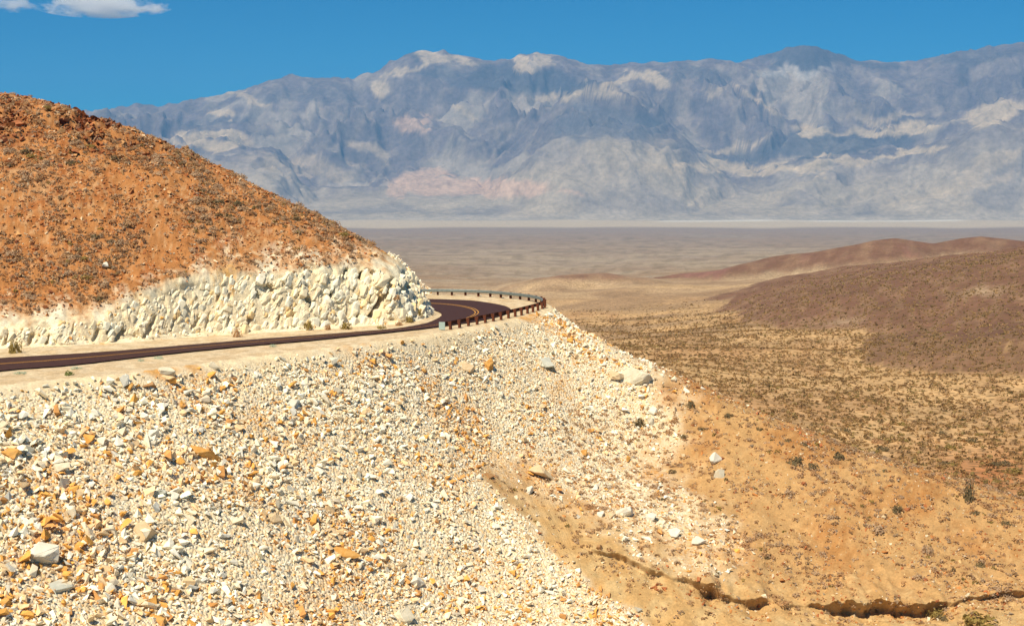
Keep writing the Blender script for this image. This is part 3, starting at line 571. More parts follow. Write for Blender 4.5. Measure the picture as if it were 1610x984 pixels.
# scree: the loose fill below the road, too many to count
wS = scree * (1 - .45 * scree2 * (pxf > toe)) * (dedge > 0.6) * (0.35 + sstep(-.45, .4, fbm(Xg / 5, Yg / 7, 4, 121)))
wS = wS * (1 + 1.5 * np.exp(-((pxg - toe) / 60) ** 2) * (pyg < 620))
smooth_patch = np.exp(-(((pxg - 870) / 60) ** 2 + ((pyg - 590) / 45) ** 2)) + np.exp(-(((pxg - 800) / 40) ** 2 + ((pyg - 560) / 25) ** 2))
wS = wS * (1 - .8 * np.clip(smooth_patch, 0, 1)) * sstep(0, 4, dedge + .6)
wS = wS + 0.06 * (1 - scree) * (~inb) * sstep(120, -60, pxg - toe) * sstep(800, 700, pyg)
NS = 88000
pos, ii = pick(wS, NS, rngR); siz = psize(NS, .092, .48, 2.1, rngR)
left_big = interp(proj(pos[:, 0], pos[:, 1], pos[:, 2])[0], [(0, 1.6), (400, 1.3), (800, 1.05), (1200, 1.0)]); siz = siz * left_big
warm = np.clip(.42 + 1.3 * colz[ii], 0, 1)[:, None]
colr = palette(NS, rngR, PALE, [12, 8, 8, 3, 1.0, .6, 1.0]); colw = palette(NS, rngR, PALE, [4, 6, 2.5, 7, 7, 3.5, 1]); colr = np.where(rngR.uniform(size=(NS, 1)) < warm, colw, colr)
o = scatter_mesh('scree', VAR, pos + NRM.reshape(-1, 3)[ii] * (siz * .32)[:, None], siz, colr, m_rock, rngR); tag(o, 'loose pale broken scree covering the slope below the road', 'scree', kind='stuff')
# rubble on the orange hillside
NH = 11000
wH = inh * (1 - cutw) * sstep(10, -14, pyg - ptop) * (0.3 + sstep(-.5, .5, n2))
pos, ii = pick(wH, NH, rngR); siz = psize(NH, .10, .42, 2.4, rngR)
colr = palette(NH, rngR, [(.44, .18, .06), (.34, .12, .045), (.53, .29, .12), (.58, .43, .27), (.27, .095, .045)], [6, 3, 6, 4, 1.5], .15)
o = scatter_mesh('rubble', VAR, pos + NRM.reshape(-1, 3)[ii] * (siz * .1)[:, None], siz * (1 + 1.2 * crag.ravel()[ii]), colr * (1 - np.array([.62, .74, .74]) * crag.ravel()[ii][:, None]), m_rock, rngR); tag(o, 'rust orange rubble strewn over the hill above the road', 'rubble', kind='stuff')
# stones on the spur and in the gully
NP = 16000
wP = (~inb) * (1 - scree) * sstep(3, 6, dedge) * (Yg < 165) * (.3 + sstep(-.2, .6, fbm((Xg + Yg) / 5, (Yg - Xg) / 14, 4, 130))) * (1 - .85 * tanw) + .8 * (~inb) * np.exp(-((sgn + 1.2) / 1.2) ** 2) * (Hs > .25)
pos, ii = pick(wP, NP, rngR); siz = psize(NP, .065, .36, 2.2, rngR)
colr = palette(NP, rngR, [(.45, .19, .06), (.38, .13, .05), (.64, .54, .38), (.55, .36, .17), (.30, .22, .15)], [5, 3, 3, 5, 2], .15)
o = scatter_mesh('stones', VAR, pos + NRM.reshape(-1, 3)[ii] * (siz * .1)[:, None], siz, colr, m_rock, rngR); tag(o, 'small orange and pale stones scattered over the spur', 'stones', kind='stuff')
# rubble lying at the foot of and on the cut
NQ = 2600
wQ = (inh * cutw * .35 + inh * sstep(2.2, .2, dcut) * 1.2) * (pxg < 700)
pos, ii = pick(wQ, NQ, rngR); siz = psize(NQ, .07, .38, 2.2, rngR)
o = scatter_mesh('cut_rubble', VAR, pos, siz, palette(NQ, rngR, PALE, [8, 8, 6, 5, 2, 1, 1.5]), m_rock, rngR); tag(o, 'pale broken rock fallen along the foot of the road cut', 'rubble', kind='stuff')

# jointed blocks standing out of the cut: the largest are pieces of their own
rngK = np.random.default_rng(33)
def block_geo(seed):
    r = np.random.default_rng(seed); bm = bmesh.new(); c = np.array([(x, y, z) for x in (-.5, .5) for y in (-.5, .5) for z in (-.5, .5)]) + r.normal(0, .12, (8, 3))
    c[c[:, 1] < 0] *= r.uniform(.6, 1.0, ((c[:, 1] < 0).sum(), 1)); vs = [bm.verts.new(v) for v in np.vstack([c, [[r.uniform(-.3, .3), -.62, r.uniform(-.3, .3)], [r.uniform(-.35, .35), -.3, .62]]])]
    g = bmesh.ops.convex_hull(bm, input=vs); bmesh.ops.delete(bm, geom=list({e for e in g['geom_interior'] + g['geom_unused'] if isinstance(e, bmesh.types.BMVert)}), context='VERTS')
    bmesh.ops.dissolve_limit(bm, angle_limit=.2, verts=bm.verts[:], edges=bm.edges[:]); bmesh.ops.bevel(bm, geom=bm.edges[:], offset=.03, segments=1, affect='EDGES'); bmesh.ops.triangulate(bm, faces=bm.faces[:])
    me = bpy.data.meshes.new('rock_block'); bm.to_mesh(me); bm.free(); return me
def mat_cut(name, c, c2): return mat_plain(name, c, c2, 4.5, .93, bump=.35, bdist=.04)
CUTM = [mat_cut('cream cut rock', (.80, .70, .50), (.74, .62, .41)), mat_cut('white cut rock', (.83, .77, .61), (.77, .70, .53)), mat_cut('greenish cut rock', (.73, .70, .57), (.78, .73, .57)), mat_cut('stained cut rock', (.74, .54, .27), (.76, .62, .38))]
kv = [block_geo(40 + i) for i in range(7)]; kmesh = {}
wK = inh * sstep(.3, .8, cutw) * (pxg < 700) * (pyg > ptop + 4) * np.clip(1 - 1.2 * gk, 0, 1)
NK = 1700
pos, ii = pick(wK, NK, rngK); fac = interp(pxg.ravel()[ii], [(-100, .7), (250, .7), (420, .9), (520, 1.1), (700, 1.05)])
Ls = (.26 + .72 * rngK.uniform(0, 1, NK) ** 1.7) * fac; order = np.argsort(-Ls)
from mathutils import Matrix
nn = Vector((.52, -.75, .26)).normalized(); up = Vector((.34, .26, .90)); ax = up.cross(nn).normalized(); up = nn.cross(ax); B3 = Matrix((ax, -nn, up)).transposed()
RM = []
for i in range(NK):
    M = B3 @ Matrix.Rotation(rngK.normal(0, .13), 3, 'Y') @ Matrix.Rotation(rngK.normal(.14, .14), 3, 'Z') @ Matrix.Rotation(rngK.normal(.04, .12), 3, 'X')
    RM.append(M @ Matrix.Diagonal((rngK.uniform(.6, 1.1), rngK.uniform(.6, .95), rngK.uniform(.9, 1.8))))
inw = np.array(-nn) * (Ls * rngK.uniform(.16, .36, NK))[:, None]
for k, i in enumerate(order[:300]):
    v, c = int(rngK.integers(0, 7)), int(rngK.choice(4, p=[.45, .30, .17, .08]))
    if (v, c) not in kmesh: m_ = kv[v].copy(); m_.materials.append(CUTM[c]); kmesh[(v, c)] = m_
    o = bpy.data.objects.new('rock_block', kmesh[(v, c)]); COL.objects.link(o); o.parent = near
    o.matrix_world = Matrix.Translation(Vector(pos[i] + inw[i])) @ (RM[i] * float(Ls[i])).to_4x4()
rest = order[300:]; kgeo = []
for m_ in kv:
    V = np.array([v.co for v in m_.vertices]); T = np.array([p_.vertices for p_ in m_.polygons]); kgeo.append((V, T))
o = scatter_mesh('rock_fragments', kgeo, (pos + inw)[rest], Ls[rest], palette(len(rest), rngK, [(.80, .69, .48), (.82, .75, .58), (.74, .70, .55), (.70, .50, .25)], [4, 3, 2, 1], .07), m_rock, rngK, R=np.array([[list(r_) for r_ in RM[i]] for i in rest])); o.parent = near; o['kind'] = 'stuff'
# boulders one can pick out: each a thing of its own
def boulder_mesh(seed, dims, rough=.13):
    r = np.random.default_rng(seed); V, T = hull(13, seed)
    bm = bmesh.new(); vs = [bm.verts.new(v) for v in V]; [bm.faces.new([vs[i] for i in t_]) for t_ in T]
    bmesh.ops.dissolve_limit(bm, angle_limit=.35, verts=bm.verts[:], edges=bm.edges[:])
    bmesh.ops.bevel(bm, geom=bm.edges[:], offset=.045, segments=1, affect='EDGES'); bmesh.ops.triangulate(bm, faces=bm.faces[:])
    bmesh.ops.subdivide_edges(bm, edges=bm.edges[:], cuts=1, use_grid_fill=True); bmesh.ops.triangulate(bm, faces=bm.faces[:])
    P_ = np.array([v.co for v in bm.verts]); d = fbm(P_[:, 0] * 2 + seed, P_[:, 1] * 2 + P_[:, 2] * 1.7, 3, seed) * rough
    for v, dd in zip(bm.verts, d): v.co = Vector(v.co) * (1 + dd); v.co.x *= dims[0]; v.co.y *= dims[1]; v.co.z *= dims[2]
    me = bpy.data.meshes.new('boulder'); bm.to_mesh(me); bm.free(); return me
def mat_stone(name, c, c2): return mat_plain(name, c, c2, 2.2, .92, bump=.5, bdist=.05)
STONE = {'white': mat_stone('whitish stone', (.66, .62, .50), (.74, .70, .60)), 'pale': mat_stone('pale stone', (.62, .55, .40), (.70, .64, .50)), 'tan': mat_stone('tan stone', (.58, .42, .24), (.64, .50, .32)),
         'orange': mat_stone('orange stone', (.56, .27, .06), (.62, .36, .12)), 'brown': mat_stone('brown stone', (.36, .19, .075), (.44, .26, .12)), 'grey': mat_stone('grey green stone', (.50, .50, .42), (.60, .59, .50)), 'red': mat_stone('rusty stone', (.34, .11, .045), (.42, .17, .07))}
FLAT = PT.reshape(-1, 3); FPX, FPY = pxg.ravel(), pyg.ravel()
front_ok = (NRM[..., 2].ravel() > 0.05)
def surf(px, py):                       # nearest visible point of the hillside under a pixel of the photograph
    d = (FPX - px) ** 2 + (FPY - py) ** 2; c = np.where(d < max(16.0, d.min() * 2.5))[0]
    return FLAT[c[np.argmin(FLAT[c, 1])]].copy()
BL = [(18, 711, 44, 20, 'orange', 'long orange boulder with a dark shadow high on the scree, near the photo edge'), (72, 868, 50, 46, 'white', 'broad whitish boulder with a sharp shadowed side low on the scree'),
      (95, 915, 42, 34, 'grey', 'grey-green boulder just below the broad whitish boulder on the scree'), (232, 831, 48, 30, 'tan', 'smooth tan boulder sloping down, left of centre in the lower scree'),
      (325, 711, 56, 20, 'orange', 'flat orange slab in the upper scree below the road shoulder'), (268, 581, 32, 17, 'pale', 'pale flat-topped boulder at the road shoulder edge, with shade beneath it'),
      (337, 575, 20, 14, 'pale', 'small pale boulder at the shoulder edge beside the flat-topped one'), (108, 642, 22, 16, 'pale', 'pale wedge-shaped boulder below the shoulder at the top of the scree'),
      (238, 605, 24, 15, 'brown', 'brown boulder just below the pale flat-topped boulder at the shoulder'), (208, 604, 18, 12, 'orange', 'small orange boulder at the scree top near the brown boulder'),
      (528, 836, 26, 24, 'tan', 'square tan-orange boulder in the middle of the lower scree'), (545, 866, 58, 18, 'orange', 'low orange slab under the square tan-orange boulder'),
      (858, 563, 32, 24, 'grey', 'rounded grey-white boulder on the smooth slope below the guardrail corner'), (738, 578, 34, 15, 'tan', 'long tan boulder tilting downhill below the guardrail'),
      (770, 569, 20, 24, 'orange', 'upright orange boulder below the middle of the guardrail'), (1000, 588, 80, 30, 'pale', 'largest pale slab on the crest of the spur, seen against the desert'),
      (970, 584, 30, 20, 'tan', 'tan block leaning on the largest slab of the crest'), (1025, 641, 17, 15, 'white', 'small white boulder below the largest slab on the spur'),
      (1124, 716, 22, 26, 'white', 'tall white boulder standing alone on the orange spur'), (1131, 742, 20, 26, 'pale', 'pale boulder touching the tall white boulder on the spur'),
      (978, 803, 32, 24, 'white', 'big white boulder at the top of the sandy gully'), (947, 803, 14, 13, 'white', 'small white stone beside the big white gully boulder'), (960, 808, 15, 13, 'tan', 'small cream stone wedged against the big white gully boulder'),
      (920, 706, 13, 16, 'orange', 'bright orange stone among white rubble on the spur'), (828, 765, 20, 16, 'white', 'white stone on the sand at the head of the gully'), (850, 739, 52, 22, 'tan', 'smooth tan slab slanting down above the sandy gully'),
      (770, 743, 14, 14, 'brown', 'brown stone at the foot of the scree by the gully head'), (1022, 812, 22, 16, 'white', 'upper white stone of the chain running down beside the gully'), (1060, 836, 24, 16, 'white', 'middle white stone of the chain running down beside the gully'),
      (1095, 851, 24, 16, 'white', 'lowest white stone of the chain running down beside the gully'), (640, 966, 44, 26, 'pale', 'pale boulder at the bottom of the scree near the photo edge'), (252, 970, 38, 14, 'orange', 'flat orange slab at the very bottom of the scree'),
      (655, 913, 28, 18, 'white', 'white block in the lower middle of the scree'), (435, 812, 26, 20, 'tan', 'tan boulder with an orange corner in the central scree'), (1095, 905, 14, 10, 'red', 'rusty stone above the eroded gully bank'), (1022, 663, 14, 12, 'pale', 'pale stone beside the dark shrub on the spur'),
      (168, 413, 14, 10, 'white', 'lone white boulder on the orange hillside above the road')]
nB = 0
SHORT = {}
def side(px, py, marks):
    m_ = min(marks, key=lambda q: (q[0] - px) ** 2 + (q[1] - py) ** 2); dx, dy = px - m_[0], py - m_[1]
    w_ = ('right of' if dx > 0 else 'left of') if abs(dx) > abs(dy) else ('below' if dy > 0 else 'above')
    return w_ + ' the ' + m_[2]
for k, (px, py, w, h, c, lab) in enumerate(BL):
    p = surf(px, py + h * .25); s = p[1] / F
    me = boulder_mesh(500 + k, (w * s * .56, min(w, h * 1.5) * s * .5, h * s * .62)); me.materials.append(STONE[c])
    o = bpy.data.objects.new('boulder', me); COL.objects.link(o); o.location = p + np.array([0, 0, h * s * .12]); o.rotation_euler = (RNG.normal(0, .1), RNG.normal(0, .12) + (.35 if w > 2 * h or c == 'tan' else 0) * (1 if px > 200 and px < 1000 else .3), RNG.uniform(-.35, .35))
    tag(o, lab, 'boulder'); nB += 1
bvar = [boulder_mesh(700 + i, (1, r_a, r_b)) for i, (r_a, r_b) in enumerate([(.8, .65), (.9, .7), (.7, .6), (.85, .8), (.75, .5), (1, .7)])]
bcache = {}
def place(qx, qy):
    return ('near the photo edge', 'toward the summit', 'past the summit', 'on the falling ridge')[int(np.clip(qx // 55, 0, 3))] + (', high' if qy < 185 else ', lower down' if qy > 215 else '')
def loose_boulder(p, s, c, rng):
    v = int(rng.integers(0, len(bvar))); key = (v, c)
    if key not in bcache: m_ = bvar[v].copy(); m_.materials.append(STONE[c]); bcache[key] = m_
    o = bpy.data.objects.new('boulder', bcache[key]); COL.objects.link(o); o.location = p; o.scale = (s, s, s); o.rotation_euler = (rng.normal(0, .35), rng.normal(0, .35), rng.uniform(0, 6.28)); return o
rngB = np.random.default_rng(5)
MARKS = [(b[0], b[1], ' '.join(b[5].split()[:6]) if 0 else m_) for b, m_ in zip(BL, ['long orange boulder', 'broad whitish boulder', 'grey-green boulder', 'smooth tan boulder', 'upper flat orange slab', 'flat-topped shoulder boulder', 'small shoulder boulder', 'pale wedge boulder',
    'brown shoulder boulder', 'small orange shoulder boulder', 'square tan-orange boulder', 'low orange slab', 'rounded grey-white boulder', 'long tan boulder', 'upright orange boulder', 'largest crest slab', 'tan crest block', 'small white spur boulder', 'tall white boulder', 'pale twin boulder',
    'big white gully boulder', 'small white gully stone', 'small cream gully stone', 'bright orange stone', 'white gully-head stone', 'smooth tan slab', 'brown gully-head stone', 'upper white chain stone', 'middle white chain stone', 'lowest white chain stone', 'pale bottom boulder', 'bottom orange slab',
    'white block', 'orange-cornered tan boulder', 'rusty bank stone', 'pale stone by the shrub', 'lone white hillside boulder'])]
NAMEC = {'white': 'white', 'pale': 'cream', 'tan': 'tan', 'orange': 'orange', 'grey': 'grey-green', 'red': 'rusty', 'brown': 'brown'}
used_l = {}
def unique(o, label, group):
    used_l.setdefault(label, []).append(o); o['label'] = label; o['group'] = group
def loose(w, n, lo, hi, cols, probs, label, group):
    pos, ii = pick(w, n, rngB); siz = psize(n, lo, hi, 2.0, rngB)
    md = float(np.median(siz))
    for p, s in zip(pos, siz):
        c = str(rngB.choice(cols, p=np.array(probs) / sum(probs))); o = tag(loose_boulder(p + np.array([0, 0, s * .15]), s, c, rngB), None, 'boulder', group)
        qx, qy = proj(*p); unique(o, ('large ' if s > md * 1.35 else 'small ' if s < md * .85 else '') + NAMEC[c] + ' ' + label + ', ' + (side(qx, qy, MARKS) if 'crag' not in label else place(qx, qy)), group)
onscr = ((pxg > 5) & (pxg < 1600) & (pyg < 975))
loose(wS * onscr * scree * (pxg < 520), 85, .40, .85, ['white', 'pale', 'tan', 'orange', 'grey'], [4, 5, 4, 3, 3], 'rock in the scree', 'boulders in the scree below the straight road')
loose(wS * onscr * scree * (pxg >= 520), 65, .34, .70, ['white', 'pale', 'tan', 'orange', 'grey'], [5, 6, 4, 2, 3], 'rock in the fill', 'boulders in the scree below the guardrail')
crestw = (~inb) * np.exp(-((pxg - toe) / 50) ** 2) * (pyg < 640) * (pyg > 485)
loose(crestw * onscr, 30, .3, .62, ['white', 'pale', 'tan'], [4, 5, 2], 'rock heaped on the spur crest', 'boulders along the crest of the spur')
loose(inh * crag * onscr * (pyg < 250), 42, .35, 1.0, ['red', 'brown'], [5, 1], 'boulder of the hilltop crag', 'boulders of the hilltop crag')
loose(wP * onscr, 25, .28, .5, ['white', 'red', 'tan', 'brown'], [3, 3, 3, 1], 'stone on the orange spur', 'loose stones on the spur')

# ------------------------------------------------------------------ desert shrubs
def bush_geo(n, seed, leaf=.16, flat=.62):
    r = np.random.default_rng(seed); V, T = [], []
    for _ in range(n):
        d = r.normal(size=3); d[2] = abs(d[2]); d /= np.linalg.norm(d); c = d * r.uniform(.35, 1.0) ** .6 * np.array([1, 1, flat * 1.2]); c *= (1 + .2 * math.sin(3 * math.atan2(d[1], d[0]) + seed))
        a = r.normal(size=3); a /= np.linalg.norm(a); b = np.cross(a, d); b /= np.linalg.norm(b) + 1e-6; l = leaf * r.uniform(.7, 1.5)
        k = len(V); V += [c - a * l, c + b * l * .7, c + a * l, c - b * l * .7 + d * l * .4]; T += [(k, k + 1, k + 2), (k, k + 2, k + 3)]
    return np.array(V), np.array(T)
def stem_geo(n, seed):
    r = np.random.default_rng(seed); V, T = [], []
    for _ in range(n):
        d = r.normal(size=3); d[2] = abs(d[2]) + .5; d /= np.linalg.norm(d); e = d * r.uniform(.5, .8); s = np.cross(d, [.3, .5, .2]); s /= np.linalg.norm(s); q = np.cross(d, s); w = .03; k = len(V)
        V += [s * w, -s * w * .5 + q * w, -s * w * .5 - q * w, e]; T += [(k, k + 1, k + 3), (k + 1, k + 2, k + 3), (k + 2, k, k + 3)]
    return np.array(V) - np.array([0, 0, .05]), np.array(T)
m_bush = mat_attr('dry shrub leaves', var=.25, scale=9)
BUSHC = {'grey': (.54, .40, .26), 'brown': (.52, .33, .17), 'olive': (.33, .25, .08), 'dark': (.20, .16, .085), 'green': (.22, .26, .08), 'mint': (.52, .58, .44)}
m_bcol = {k: mat_plain(k + ' shrub foliage', tuple(v), tuple(1.25 * x for x in v), 8, .9) for k, v in BUSHC.items()}
for m_ in m_bcol.values(): thin(m_)
m_stem = mat_plain('shrub twigs', (.16, .11, .07), (.22, .16, .10), 10, .9)
def geo_me(name, g, mat):
    me = bpy.data.meshes.new(name); fill(me, g[0], g[1].ravel(), 3); me.materials.append(mat); return me
bush_c = {}
def shrub(p, w, h, c, label, group, seed):
    v = seed % 5
    if (v, c) not in bush_c: bush_c[(v, c)] = (geo_me('foliage', bush_geo(150, 900 + v, .13), m_bcol[c]), geo_me('stem', stem_geo(9, 950 + v), m_stem))
    a, b = bush_c[(v, c)]; r = bpy.data.objects.new('desert_shrub', None); COL.objects.link(r); r.location = p; r.rotation_euler = (0, 0, seed * 1.7); r.scale = (w, w, h)
    for nm, me in (('foliage', a), ('stem', b)): o = bpy.data.objects.new(nm, me); COL.objects.link(o); o.parent = r
    return tag(r, label, 'shrub', group)
SH = [(25, 551, 22, 30, 'olive', 'yellow-green shrub at the foot of the road cut near the photo edge'), (485, 513, 15, 17, 'olive', 'olive shrub against the foot of the pale cut, before the bend'), (545, 514, 20, 17, 'olive', 'wide olive shrub below the tallest part of the cut'),
      (372, 526, 16, 18, 'brown', 'brown-green shrub at the foot of the cut under the orange hillside'), (516, 515, 9, 14, 'brown', 'thin shrub between the two olive shrubs at the cut'), (600, 513, 16, 8, 'olive', 'low shrub on the gravel beside the cut near the bend'), (628, 508, 13, 10, 'brown', 'small brown shrub low on the nose of the cut'),
      (645, 503, 14, 15, 'olive', 'yellowish shrub clinging to the nose of the cut above the bend'), (660, 493, 12, 14, 'olive', 'olive shrub at the tip of the nose beside the asphalt'), (626, 470, 12, 12, 'brown', 'brown tuft halfway up the nose of the cut'),
      (110, 586, 16, 11, 'green', 'green weed on the road shoulder'), (1003, 670, 18, 20, 'dark', 'dark green shrub among pale stones on the spur'), (1250, 728, 24, 18, 'dark', 'dark grey shrub in the middle of the spur slope'), (1524, 784, 18, 38, 'dark', 'tall thin dark shrub on the spur crest near the orange bank'),
      (1318, 718, 18, 16, 'dark', 'dark round shrub just below the spur crest'), (1408, 803, 20, 16, 'dark', 'dark round shrub on the lower spur slope'), (1455, 866, 20, 20, 'grey', 'grey shrub standing alone low on the spur'), (1085, 636, 15, 14, 'dark', 'dark shrub near the spur crest below the largest slab'),
      (1380, 838, 26, 16, 'grey', 'wide grey shrub on the slope above the eroded bank'), (1540, 978, 60, 26, 'olive', 'broad olive shrub on the near side of the gully, at the photo bottom'), (1470, 968, 30, 18, 'olive', 'small olive shrub at the end of the dark bank'), (1240, 775, 18, 14, 'grey', 'grey shrub on the open middle slope of the spur')]
for k, (px, py, w, h, c, lab) in enumerate(SH):
    p = surf(px, py); s = p[1] / F; shrub(p - np.array([0, 0, .03]), w * s * .5, h * s * .95, c, lab, None, k)
for k, (px, py, w) in enumerate([(35, 584, 20), (120, 576, 18), (250, 560, 16), (430, 541.5, 11), (222, 563.5, 10)]):
    p = surf(px, py); s = p[1] / F
    shrub(p, w * s * .55, 4.5 * s, 'mint', ['pale grey-green plant at the road edge nearest the photo border', 'pale grey-green plant at the road edge above the green weed', 'pale grey-green plant at the road edge above the flat-topped boulder', 'pale grey-green plant farthest along the road edge towards the bend', 'tiny pale plant at the road edge between two larger ones'][k], None, k + 40)
rngV = np.random.default_rng(21)
NAMES = {'grey': 'grey', 'brown': 'brown', 'olive': 'olive', 'dark': 'dark'}
SPM = [(1003, 670, 'dark green spur shrub'), (1250, 728, 'dark grey middle shrub'), (1524, 784, 'tall thin crest shrub'), (1318, 718, 'dark round crest shrub'), (1408, 803, 'dark round lower shrub'), (1455, 866, 'lone low grey shrub'), (1085, 636, 'dark shrub by the slab'), (1380, 838, 'wide grey shrub'), (1122, 722, 'tall white boulder'), (978, 803, 'big white gully boulder'), (1095, 905, 'rusty bank stone')]
def where(px, py):
    rid = float(interp(px, [(0, 160), (40, 153), (200, 205), (400, 290), (620, 400)])); cut = float(interp(px, [(0, 492), (200, 470), (400, 430), (620, 390)])); f_ = (py - rid) / max(cut - rid, 1)
    v_ = ('on the skyline', 'high', 'above the middle', 'below the middle', 'low', 'just above the cut')[int(np.clip(f_ * 6, 0, 5))]
    h_ = ('near the photo edge', 'above the first cut shrub', 'under the summit', 'left of the lone white boulder', 'right of the lone white boulder', 'over the low cut', 'over the middle cut', 'over the high cut', 'toward the nose', 'at the nose')[int(np.clip(px // 62, 0, 9))]
    return v_ + ' on the hill, ' + h_
def shrubs(w, n, lo, hi, cols, probs, label, group):
    pos, ii = pick(w, n, rngV)
    for k, p in enumerate(pos):
        s = rngV.uniform(lo, hi); c = str(rngV.choice(cols, p=np.array(probs) / sum(probs))); hh = rngV.uniform(.7, 1.1); qx, qy = proj(*p)
        sz = 'big ' if s > lo + .72 * (hi - lo) else 'small ' if s < lo + .3 * (hi - lo) else ''
        shrub(p - np.array([0, 0, .04]), s, s * hh, c, sz + NAMES[c] + ' shrub ' + (where(qx, qy) if 'hillside' in label else 'on the spur slope, ' + side(qx, qy, SPM)), group, int(rngV.integers(0, 400)))
wbh = inh * (1 - crag) * (1 - cutw) * sstep(0, -20, pyg - ptop) * (.10 + sstep(-.25, .5, fbm((Xg + .4 * Yg) / 5, (Yg - .4 * Xg) / 10, 4, 140)))
wbs = (~inb) * (1 - scree) * sstep(3, 6, dedge) * (Yg < 150) * (.25 + sstep(-.2, .6, fbm((Xg + Yg) / 6, (Yg - Xg) / 16, 4, 141))) * (1 - .8 * tanw) * (pxg > 900)
shrubs(wbh * onscr, 150, .42, .70, ['grey', 'brown', 'olive', 'dark'], [6, 5, 1, 1], 'grey-brown shrub on the orange hillside above the road', 'shrubs on the hillside above the road')
shrubs(wbs * onscr, 95, .34, .60, ['grey', 'brown', 'dark'], [6, 3, 2], 'grey-brown shrub on the orange spur', 'shrubs on the spur')
def mass(name, w, n, lo, hi, label, leafn=16):
    pos, ii = pick(w, n, rngV); siz = rngV.uniform(lo, hi, n) ; c = palette(n, rngV, [BUSHC['grey'], BUSHC['brown'], BUSHC['olive'], BUSHC['dark'], (.56, .38, .22)], [6, 6, .6, .2, 6], .15)
    o = scatter_mesh(name, [bush_geo(leafn, 800 + i, .34) for i in range(5)], pos - np.array([0, 0, .03]), siz, c, m_bush, rngV, .12); tag(o, label, 'shrubs', kind='stuff')
mass('hillside_scrub', wbh, 4200, .16, .38, 'low dry scrub covering the orange hill above the road')
mass('spur_scrub', wbs + .25 * (~inb) * (1 - scree) * (np.abs(pxg - toe - 60) < 70) * (pyg > 600) + .5 * scree2 * (pxg > 860) * (pyg > 640), 4600, .15, .36, 'low dry scrub dotted over the orange spur')
# shrubs on the desert fan below
d2u = np.gradient(np.stack([X2, Y2, Z2], -1), axis=1); d2v = np.gradient(np.stack([X2, Y2, Z2], -1), axis=0); A2 = np.linalg.norm(np.cross(d2u, d2v), axis=-1)
ridge_py = interp(px2, [(800, 470), (860, 486), (940, 533), (1040, 578), (1200, 653), (1400, 725), (1610, 785), (1800, 830)])
w2 = A2 * ((px2 > 850) & (px2 < 1680) & (py2 < ridge_py + 15) & (Y2 > 150)) * sstep(1500, 700, Y2) * (1 / (1 + (Y2 / 520) ** 2)) * (.35 + sstep(-.5, .4, a2)) * (1 - .35 * mB) * (1 - .2 * mC)
def pick2(n, rng, w):
    c = np.cumsum(w.ravel()); i = np.clip(np.searchsorted(c, rng.uniform(0, c[-1], n)), 0, w.size - 1); a = rng.uniform(-.5, .5, (n, 2))
    return np.stack([X2, Y2, Z2], -1).reshape(-1, 3)[i] + d2u.reshape(-1, 3)[i] * a[:, :1] + d2v.reshape(-1, 3)[i] * a[:, 1:]
NF = 22000
pos = pick2(NF, rngV, w2); siz = rngV.uniform(.30, .68, NF) * (1 + np.clip(pos[:, 1] - 400, 0, 600) / 1200)
c = palette(NF, rngV, [(.42, .27, .115), (.36, .23, .10), (.44, .30, .16), (.34, .255, .10)], [5, 4, 3, 2], .2)
o = scatter_mesh('fan_scrub', [bush_geo(10, 850 + i, .45, .8) for i in range(5)], pos, siz, c, m_bush, rngV, .1); tag(o, 'thousands of dark shrubs dotting the desert fan below', 'shrubs', kind='stuff')
wn_ = w2 * (Y2 < 330)
for k, p in enumerate(pick2(28, rngV, wn_)):
    s = rngV.uniform(.8, 1.5); c = str(rngV.choice(['dark', 'olive', 'brown'])); qx, qy = proj(*p)
    shrub(p, s, s * .95, c, ('big ' if s > 1.25 else 'small ' if s < 1 else '') + c + ' desert floor shrub beyond the crest, ' + side(qx, qy, SPM), 'shrubs on the desert floor beyond the spur', k + 100)

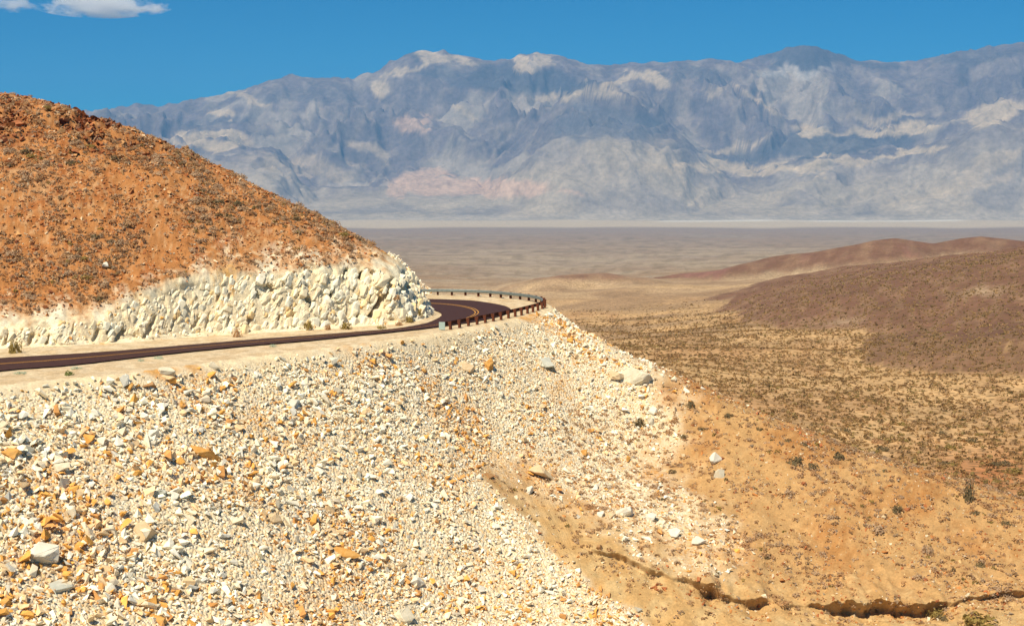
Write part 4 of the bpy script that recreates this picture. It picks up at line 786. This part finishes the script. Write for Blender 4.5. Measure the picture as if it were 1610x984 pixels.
# ------------------------------------------------------------------ clouds (above the hazy air)
def cloud(px, py, rx, ry, D, label, dens, seed, flat):
    s_ = D / F; bm = bmesh.new(); bmesh.ops.create_icosphere(bm, subdivisions=4, radius=1)
    for v in bm.verts: v.co = Vector((v.co.x * rx * s_, v.co.y * rx * s_ * .6, v.co.z * ry * s_ * (flat if v.co.z < 0 else 1)))
    me = bpy.data.meshes.new('cloud'); bm.to_mesh(me); bm.free(); o = bpy.data.objects.new('cloud', me); COL.objects.link(o); o.location = at(px, py, D)
    m = bpy.data.materials.new('cloud vapour'); m.use_nodes = True; n, l = m.node_tree.nodes, m.node_tree.links; n.remove(n['Principled BSDF'])
    def math_(op, a, b):
        q = n.new('ShaderNodeMath'); q.operation = op
        for k_, v_ in enumerate((a, b)):
            if isinstance(v_, (int, float)): q.inputs[k_].default_value = v_
            else: l.new(v_, q.inputs[k_])
        return q.outputs[0]
    pv = n.new('ShaderNodeVolumePrincipled'); pv.inputs['Color'].default_value = (1, 1, 1, 1)
    tc = n.new('ShaderNodeTexCoord'); sub = n.new('ShaderNodeVectorMath'); sub.operation = 'SUBTRACT'; sub.inputs[1].default_value = (.5, .5, .5 * 2 * flat / (1 + flat)); l.new(tc.outputs['Generated'], sub.inputs[0])
    sc3 = n.new('ShaderNodeVectorMath'); sc3.operation = 'MULTIPLY'; sc3.inputs[1].default_value = (2, 2, 1 + flat); l.new(sub.outputs[0], sc3.inputs[0])
    ln = n.new('ShaderNodeVectorMath'); ln.operation = 'LENGTH'; l.new(sc3.outputs[0], ln.inputs[0])
    mp = n.new('ShaderNodeMapping'); mp.inputs['Scale'].default_value = (1, 1, 2.0); mp.inputs['Location'].default_value = (seed * 977.0, 0, 0); l.new(tc.outputs['Object'], mp.inputs[0])
    nt = n.new('ShaderNodeTexNoise'); nt.inputs['Scale'].default_value = .0026; nt.inputs['Detail'].default_value = 7; nt.inputs['Roughness'].default_value = .62; l.new(mp.outputs[0], nt.inputs['Vector'])
    val = math_('ADD', math_('MULTIPLY', math_('SUBTRACT', .66, ln.outputs['Value']), 1.0), math_('MULTIPLY', math_('SUBTRACT', nt.outputs['Fac'], .5), 3.0))
    mr = n.new('ShaderNodeMapRange'); mr.inputs[1].default_value = 0; mr.inputs[2].default_value = .8; mr.inputs[3].default_value = 0; mr.inputs[4].default_value = dens
    l.new(val, mr.inputs[0]); l.new(mr.outputs[0], pv.inputs['Density']); l.new(pv.outputs[0], n['Material Output'].inputs['Volume'])
    me.materials.append(m); m.cycles.volume_step_rate = .25; tag(o, label, 'cloud'); return o
cloud(162, 8, 112, 36, 30000, 'flat-bottomed white cloud above the orange hill', .010, 1, .55)
cloud(22, 9, 52, 14, 30000, 'thin wisp of cloud beside the larger cloud', .007, 5, .8)

# ------------------------------------------------------------------ haze
hz = bpy.data.objects.new('haze', box_mesh('haze', (52000, 36000, 3250), (0, 17500, 785), 1)); COL.objects.link(hz); hz['kind'] = 'stuff'
m = bpy.data.materials.new('hazy air'); m.use_nodes = True; n, l = m.node_tree.nodes, m.node_tree.links; n.remove(n['Principled BSDF'])
pv = n.new('ShaderNodeVolumePrincipled'); pv.inputs['Color'].default_value = (.17, .50, .97, 1); pv.inputs['Density'].default_value = 2.5e-5
l.new(pv.outputs[0], n['Material Output'].inputs['Volume']); hz.data.materials.append(m)
